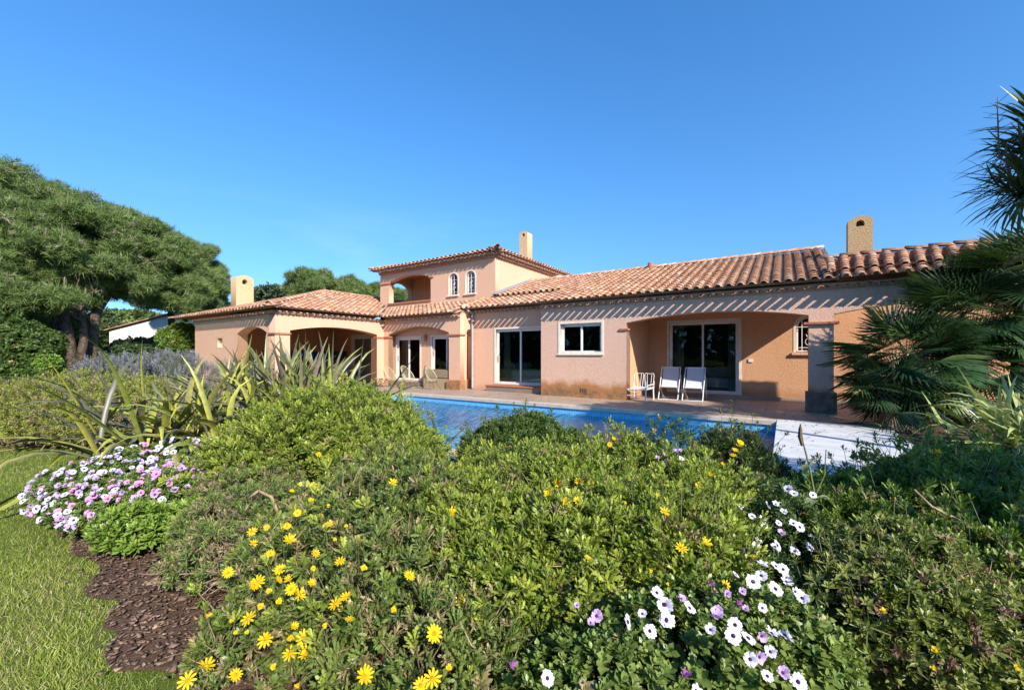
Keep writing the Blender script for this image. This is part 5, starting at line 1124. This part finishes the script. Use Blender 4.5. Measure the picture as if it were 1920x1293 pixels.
# grass blades
n = 200000; d_ = 1.3 + 7.5 * rng.random(n) ** 1.35; x_ = rng.uniform(-1.35, 0.1, n) * d_ - .2
P = np.stack([x_, d_, np.full(n, -.07)], 1); ok = np.array([not inside(bedo + [(5.5, 9), (-12.5, 9)], p[0] + .07 * math.sin(p[1] * 9) + .07 * math.sin(p[1] * 23 + 2 * p[0]) + random.gauss(0, .05 if random.random() < .6 else .22), p[1] + .06 * math.sin(p[0] * 11) + random.gauss(0, .05)) for p in P])
bare = wob(P * 1.0, 2.6, .7) < -.62; ok &= ~(bare & (rng.random(n) < .8)); P = P[ok]; n = len(P)
tv = A([(-.05, 0, 0), (.05, 0, 0), (-.035, .55, .04), (.035, .55, .04), (0, 1, .16)]); tf = np.array([(0, 1, 3, 2), (2, 3, 4, 4)])
tf = np.array([(0, 1, 2), (1, 3, 2), (2, 3, 4)])
D = unit(A([0, 0, 1]) + rng.normal(0, .55, (n, 3)) * [1, 1, .2]); Sc = rng.uniform(.016, .036, n) * (1 + .35 * wob(P, 3.1, 2.2))
V, F = inst(tv, tf, frames(D, rdir(n), None, Sc), P); t = np.clip(.5 + .5 * wob(P, 2.3, .3) + rng.normal(0, .3, n), 0, 1)[:, None]
C = A([.13, .21, .02]) * (1 - t) + A([.36, .41, .08]) * t; dry = rng.random(n) < .12 + .2 * (wob(P, 1.9, 5.0) > .45); C[dry] = A([.38, .33, .16])
tag(np_mesh('grass', V, F, np.repeat(C, len(tv), 0), M['leaf'], None, frame_cam=True), 'short lawn grass with a few dry patches', None, None, 'stuff')

# --- trees behind the viewer: they shade the right side and show in the window glass
def broad_tree(x, d, h, rx, n, label, size=3.2, trunk=.14):
    L = [(x, d, h, rx, rx, rx * .7), (x + rx * .5, d + rx * .4, h + rx * .3, rx * .6, rx * .6, rx * .5), (x - rx * .5, d - rx * .3, h - .1, rx * .6, rx * .6, rx * .5)]
    r = empty('garden_tree', CW(x, d, 0), label, 'tree'); foliage('crown', L, n, 'broad', size, ((.05, .10, .02), (.12, .18, .04)), M['leaf'], r, shell=.4, keep=.5, gap=.3, f=1.2)
    b = MB(); b.tube([CW(x, d, 0), CW(x + .1, d, h * .5), CW(x, d, h)], [trunk, trunk * .8, trunk * .4], 8); b.build('trunk', M['bark'], r); return r
broad_tree(6.1, -.8, 3.8, 1.2, 420, 'leafy garden tree just behind the viewer on the right')
broad_tree(8.2, 2.0, 6.6, 1.2, 650, 'tall slim garden tree off to the right of the pool', trunk=.12)
hb = [(x, -15 + 1.5 * math.sin(x), 3.0, 3.4, 2.4, 3.6 + 1.3 * math.sin(x * 1.7)) for x in range(-70, 30, 4)]
P, Nn = ell_sample(hb, 22000, .12, .85, .0, 0, .6); tv, tf, tg = RS['broad'][0]
V, F = inst(tv, tf, frames(unit(Nn + rng.normal(0, .5, (22000, 3))), None, None, rng.uniform(5, 8, 22000)), P); C = np.repeat(A([.05, .09, .03]) * rng.uniform(.5, 1.8, (22000, 1)), len(tv), 0)
tag(np_mesh('garden_hedge', V, F, C, M['leaf']), 'tall hedge closing the garden behind the viewer', 'hedge')

# ================================================================ furniture
def at(o_list, loc, rz):
    pass
def papasan(x, y, rz, label, tilt=.95, s=1.0):
    """string chair: tilted egg-shaped rim, cords gathered at the back of the seat, three or four thin legs"""
    r = empty('string_chair', (x, y, 0), label, 'chair', 'round string chairs on the terrace', rz)
    ct = Vector((0, 0, .60)); n = Vector((0, -math.sin(tilt), math.cos(tilt))); a = Vector((1, 0, 0)); u = a.cross(n)  # u rises to the back
    if u.z < 0: u = -u
    rim = []
    for i in range(40):
        t = 2 * math.pi * i / 40; k = .40 * (1 + .12 * math.sin(t)); rim.append(ct + a * (math.cos(t) * .38 * s) + u * (math.sin(t) * k * s))
    def place(b, name, mat, par, sm=True):
        c, q = math.cos(rz), math.sin(rz); b.v = [(x + p[0] * c - p[1] * q, y + p[0] * q + p[1] * c, p[2]) for p in b.v]; return b.build(name, mat, par, sm)
    b = MB(); b.tube(rim + [rim[0]], .015, 6, False); place(b, 'rim', M['cord'], r)
    hub = ct - n * .27 - u * .13; b = MB()
    for i in range(40):
        t = 2 * math.pi * i / 40; p = rim[i]; h = hub + a * .07 * math.cos(t) + u * .07 * math.sin(t); m_ = (p + h) / 2 - n * .045; b.tube([p, m_, h], .0062, 4, False)
    ring = [hub + a * .07 * math.cos(t) + u * .07 * math.sin(t) for t in np.linspace(0, 2 * math.pi, 14)]; b.tube(ring, .010, 5, False)
    place(b, 'cord_seat', M['cord'], r)
    low = rim[30]; pts = [(-.30, .22), (.30, .22), (-.28, -.30), (.28, -.30)]
    for (lx, ly) in pts:
        b = MB(); top = Vector((lx * .45, ly * .5 + .02, .34)); b.tube([(lx, ly, 0), top], .009, 5); place(b, 'leg', M['steel_dark'], r)
    b = MB(); q = [Vector((lx * .45, ly * .5 + .02, .34)) for lx, ly in (pts[0], pts[1], pts[3], pts[2])]; b.tube(q + [q[0]], .008, 5, False)
    b.tube([q[0], hub], .008, 5); b.tube([q[1], hub], .008, 5); place(b, 'leg_ring', M['steel_dark'], r); return r
papasan(-14.55, 12.15, math.radians(112), 'beige string chair nearest the left pillar, facing right')
papasan(-13.35, 12.1, math.radians(108), 'beige string chair in the middle of the three, in front of the glass door')
papasan(-12.15, 12.25, math.radians(165), 'beige string chair seen from behind, beside the stone-based pillar', tilt=1.05)
st = empty('wire_stool', (-15.15, 12.0, 0), 'low round wire stool beside the leftmost string chair', 'stool')
b = MB()
for z, rr in ((.02, .2), (.36, .2)): b.tube([(-15.15 + rr * math.cos(t), 12.0 + rr * math.sin(t), z) for t in np.linspace(0, 2 * math.pi, 17)], .008, 4, False)
for i in range(12): t = i / 12 * 6.283; b.tube([(-15.15 + .2 * math.cos(t), 12 + .2 * math.sin(t), .02), (-15.15 + .13 * math.cos(t + .3), 12 + .13 * math.sin(t + .3), .19), (-15.15 + .2 * math.cos(t), 12 + .2 * math.sin(t), .36)], .005, 4, False)
b.build('wire_frame', M['steel_dark'], st); b = MB(); b.tube([(-15.15, 12.0, .355), (-15.15, 12.0, .375)], .19, 16); b.build('seat', M['cord'], st)
cb = empty('storage_box', (-12.4, 12.95, 0), 'beige padded storage box behind the string chair by the pillar', 'box')
b = MB(); b.box(-13.15, -11.75, 12.80, 13.1, .0, .42); b.build('base', M['beige'], cb); b = MB(); b.box(-13.2, -11.72, 12.79, 13.12, .425, .80)
bx = b.build('cushion', mat_simple('taupe_cushion', (.30, .235, .155), (.25, .19, .125), 20, .9, .1), cb); bm = bmesh.new(); bm.from_mesh(bx.data); bmesh.ops.bevel(bm, geom=bm.edges[:], offset=.04, segments=2, affect='EDGES'); bm.to_mesh(bx.data); bm.free()

def deckchair(x, y, rz, label):
    r = empty('deckchair', (x, y, 0), label, 'deckchair', 'folding deckchairs in the porch', rz); w = .29
    def place(b, name, mat, par=r):
        c, q = math.cos(rz), math.sin(rz); b.v = [(x + p[0] * c - p[1] * q, y + p[0] * q + p[1] * c, p[2]) for p in b.v]; return b.build(name, mat, par)
    b = MB()
    for sx in (-w, w): b.tube([(sx, -.42, .02), (sx, .30, 1.02)], .014, 6)
    b.tube([(-w, -.42, .02), (w, -.42, .02)], .014, 6); b.tube([(-w, .30, 1.02), (w, .30, 1.02)], .014, 6); place(b, 'back_frame', M['white'])
    b = MB(); w2_ = w - .035
    for sx in (-w2_, w2_): b.tube([(sx, .42, .02), (sx, -.40, .42)], .013, 6)
    b.tube([(-w2_, .42, .02), (w2_, .42, .02)], .013, 6); b.tube([(-w2_, -.40, .42), (w2_, -.40, .42)], .013, 6); place(b, 'seat_frame', M['white'])
    b = MB()
    for sx in (-w - .02, w + .02): b.tube([(sx, .12, .78), (sx, .44, .03)], .010, 5)
    place(b, 'prop_frame', M['white'])
    b = MB(); prof = [(.30, 1.01), (.20, .80), (.08, .60), (-.05, .45), (-.2, .38), (-.40, .42)]; V = []
    for (yy, zz) in prof:
        for sx in (-w + .045, w - .045): V.append((sx, yy - .01, zz))
    for (yy, zz) in prof:
        for sx in (-w + .045, w - .045): V.append((sx, yy + .002, zz - .008))
    b.add(V, [(2 * i, 2 * i + 1, 2 * i + 3, 2 * i + 2) for i in range(5)] + [(12 + 2 * i + 1, 12 + 2 * i, 12 + 2 * i + 2, 12 + 2 * i + 3) for i in range(5)]); place(b, 'sling', M['mesh_fabric'])
    return r
deckchair(-3.12, 14.0, math.radians(4), 'white-framed deckchair with grey mesh sling, the left one beside the white metal armchair')
deckchair(-2.38, 13.95, math.radians(2), 'white-framed deckchair with grey mesh sling, the right one in front of the glass door')

ac = empty('metal_armchair', (-3.85, 13.15, 0), 'white bare metal armchair frame without cushions at the porch corner', 'armchair', None, math.radians(-4))
def pl(b, name, mat):
    rz = math.radians(-4); x, y = -3.85, 13.15; c, q = math.cos(rz), math.sin(rz); b.v = [(x + p[0] * c - p[1] * q, y + p[0] * q + p[1] * c, p[2]) for p in b.v]; return b.build(name, mat, ac)
for sx in (-.32, .32):
    b = MB(); b.tube([(sx, -.36, 0), (sx * .98, -.34, .36)], .022, 6); pl(b, 'leg', M['white'])
    b = MB(); b.tube([(sx, .36, 0), (sx * .98, .34, .36)], .022, 6); pl(b, 'leg', M['white'])
b = MB()
for k in range(2):
    s_ = 1 if k else -1; b.tube([(s_ * .32, -.36, .36), (s_ * .34, -.38, .62)], .013, 6); b.tube([(s_ * .32, .36, .36), (s_ * .34, .34, .60)], .013, 6); b.tube([(s_ * .34, -.36, .48), (s_ * .34, .34, .50)], .016, 6)
b.tube([(-.33, -.36, .16), (.33, -.36, .16)], .014, 6)
pl(b, 'arm_frame', M['white'])
b = MB(); b.tube([(-.33, -.36, .36), (.33, -.36, .36), (.33, .36, .38), (-.33, .36, .38), (-.33, -.36, .36)], .018, 6)
for i in range(9): x = -.28 + .07 * i; b.tube([(x, -.36, .365), (x, .0, .345), (x, .36, .38)], .008, 5)
b.tube([(-.25, -.38, .34), (-.1, -.40, .27), (.1, -.40, .27), (.25, -.38, .34)], .010, 5); pl(b, 'seat', M['white'])
b = MB()
for c_ in (-.17, .17):
    b.tube([(c_ - .12, .36, .38), (c_ - .155, .40, .78), (c_ - .12, .41, .84), (c_, .41, .82), (c_ + .12, .41, .84), (c_ + .155, .40, .78), (c_ + .12, .36, .38)], .011, 5)
    for k in (-.05, .05): b.tube([(c_ + k, .36, .38), (c_ + k * 1.5, .41, .82)], .008, 5)
pl(b, 'backrest', M['white'])

# loggia: kitchen counter, table, chairs
kc = empty('kitchen_counter', (-21.6, 12.5, 0), 'outdoor kitchen counter with blue and patterned wall tiles in the shaded loggia', 'counter')
b = MB(); b.box(-22.24, -21.6, 10.0, 13.6, 0, .88); b.box(-21.598, -20.75, 13.66, 14.28, 0, .88); b.build('cabinet', M['stucco_in'], kc)
b = MB(); b.box(-22.24, -21.56, 9.95, 14.28, .885, .93); b.box(-21.558, -20.7, 13.62, 14.28, .885, .93); b.build('worktop', M['wood'], kc)
b = MB(); b.box(-22.245, -22.22, 10.4, 14.25, 1.1, 1.62); b.build('blue_splashback', mat_simple('cobalt_tiles', (.02, .06, .42), (.04, .10, .5), 6, .3, .5), kc)
b = MB(); b.box(-22.2, -20.75, 14.265, 14.29, 1.1, 1.62); b.build('patterned_splashback', mat_tiles('patterned_tiles', (.30, .24, .22), (.05, .05, .09), (.03, .03, .06), .12, .016, .4, .4, False, 'XZ'), kc)
tb = empty('garden_table', (-18.7, 11.6, 0), 'varnished wooden garden table inside the loggia', 'table', None)
b = MB(); b.box(-19.7, -17.75, 11.15, 12.1, .72, .77); b.build('tabletop', M['wood'], tb)
for x in (-19.6, -17.87):
    for y in (11.23, 12.0): b = MB(); b.box(x, x + .08, y - .04, y + .04, 0, .719); b.build('leg', M['wood'], tb)
def bistro(x, y, rz, label):
    r = empty('metal_chair', (x, y, 0), label, 'chair', 'metal chairs around the loggia table', rz); c, q = math.cos(rz), math.sin(rz)
    def P_(b, name, mat): b.v = [(x + p[0] * c - p[1] * q, y + p[0] * q + p[1] * c, p[2]) for p in b.v]; return b.build(name, mat, r)
    b = MB(); b.box(-.19, .19, -.19, .19, .44, .46); P_(b, 'seat', M['grey_metal'])
    for sx in (-.17, .17):
        for sy in (-.17, .17): b = MB(); b.tube([(sx * 1.15, sy * 1.15, 0), (sx, sy, .44)], .013, 5); P_(b, 'leg', M['grey_metal'])
    b = MB(); b.tube([(-.18, .18, .45), (-.17, .25, .85), (.17, .25, .85), (.18, .18, .45)], .013, 6); b.box(-.06, .06, .20, .235, .5, .84); P_(b, 'backrest', M['grey_metal'])
    return r
bistro(-18.2, 10.85, math.radians(178), 'grey metal chair tucked under the near side of the loggia table, right')
bistro(-19.1, 10.85, math.radians(184), 'grey metal chair tucked under the near side of the loggia table, left')
bistro(-18.5, 12.45, 0, 'grey metal chair on the far side of the loggia table')
branch_obj('dead_branch', [([(3.4, 2.85, .45), (3.46, 2.8, .62), (3.42, 2.8, .74), (3.47, 2.8, .84)], .008)], 'thin pale upright twig at the right edge above the shaded shrub', .02)
# dry leaves blown over the paving and the shutter
n = 420; U_ = np.concatenate([rng.uniform(-9, 6, n // 2), rng.normal(1.5, 1.6, n - n // 2)]); V_ = np.concatenate([rng.uniform(10.75, 12.6, n // 2), rng.normal(9.6, 1.6, n - n // 2)])
ok = ~((U_ > PU0) & (U_ < -.12) & (V_ < 10.45)) & (V_ > 4.5); U_, V_ = U_[ok], V_[ok]; n = len(U_); T = np.stack([U_, V_, np.where((U_ < 1.7) & (V_ < 10.6), .045, .012)], 1)
tv, tf = leaf_simple(.3, .12, .1); up = unit(A([0, 0, 1]) + rng.normal(0, .25, (n, 3))); V, F = inst(tv, tf, frames(unit(np.cross(up, rdir(n))), up, None, rng.uniform(.03, .07, n)), T)
tag(np_mesh('fallen_leaves', V, F, np.repeat(A([.26, .18, .09]) * rng.uniform(.5, 1.5, (n, 1)), len(tv), 0), M['leaf']), 'dry leaves scattered over the paving and the pool shutter', None, None, 'stuff')
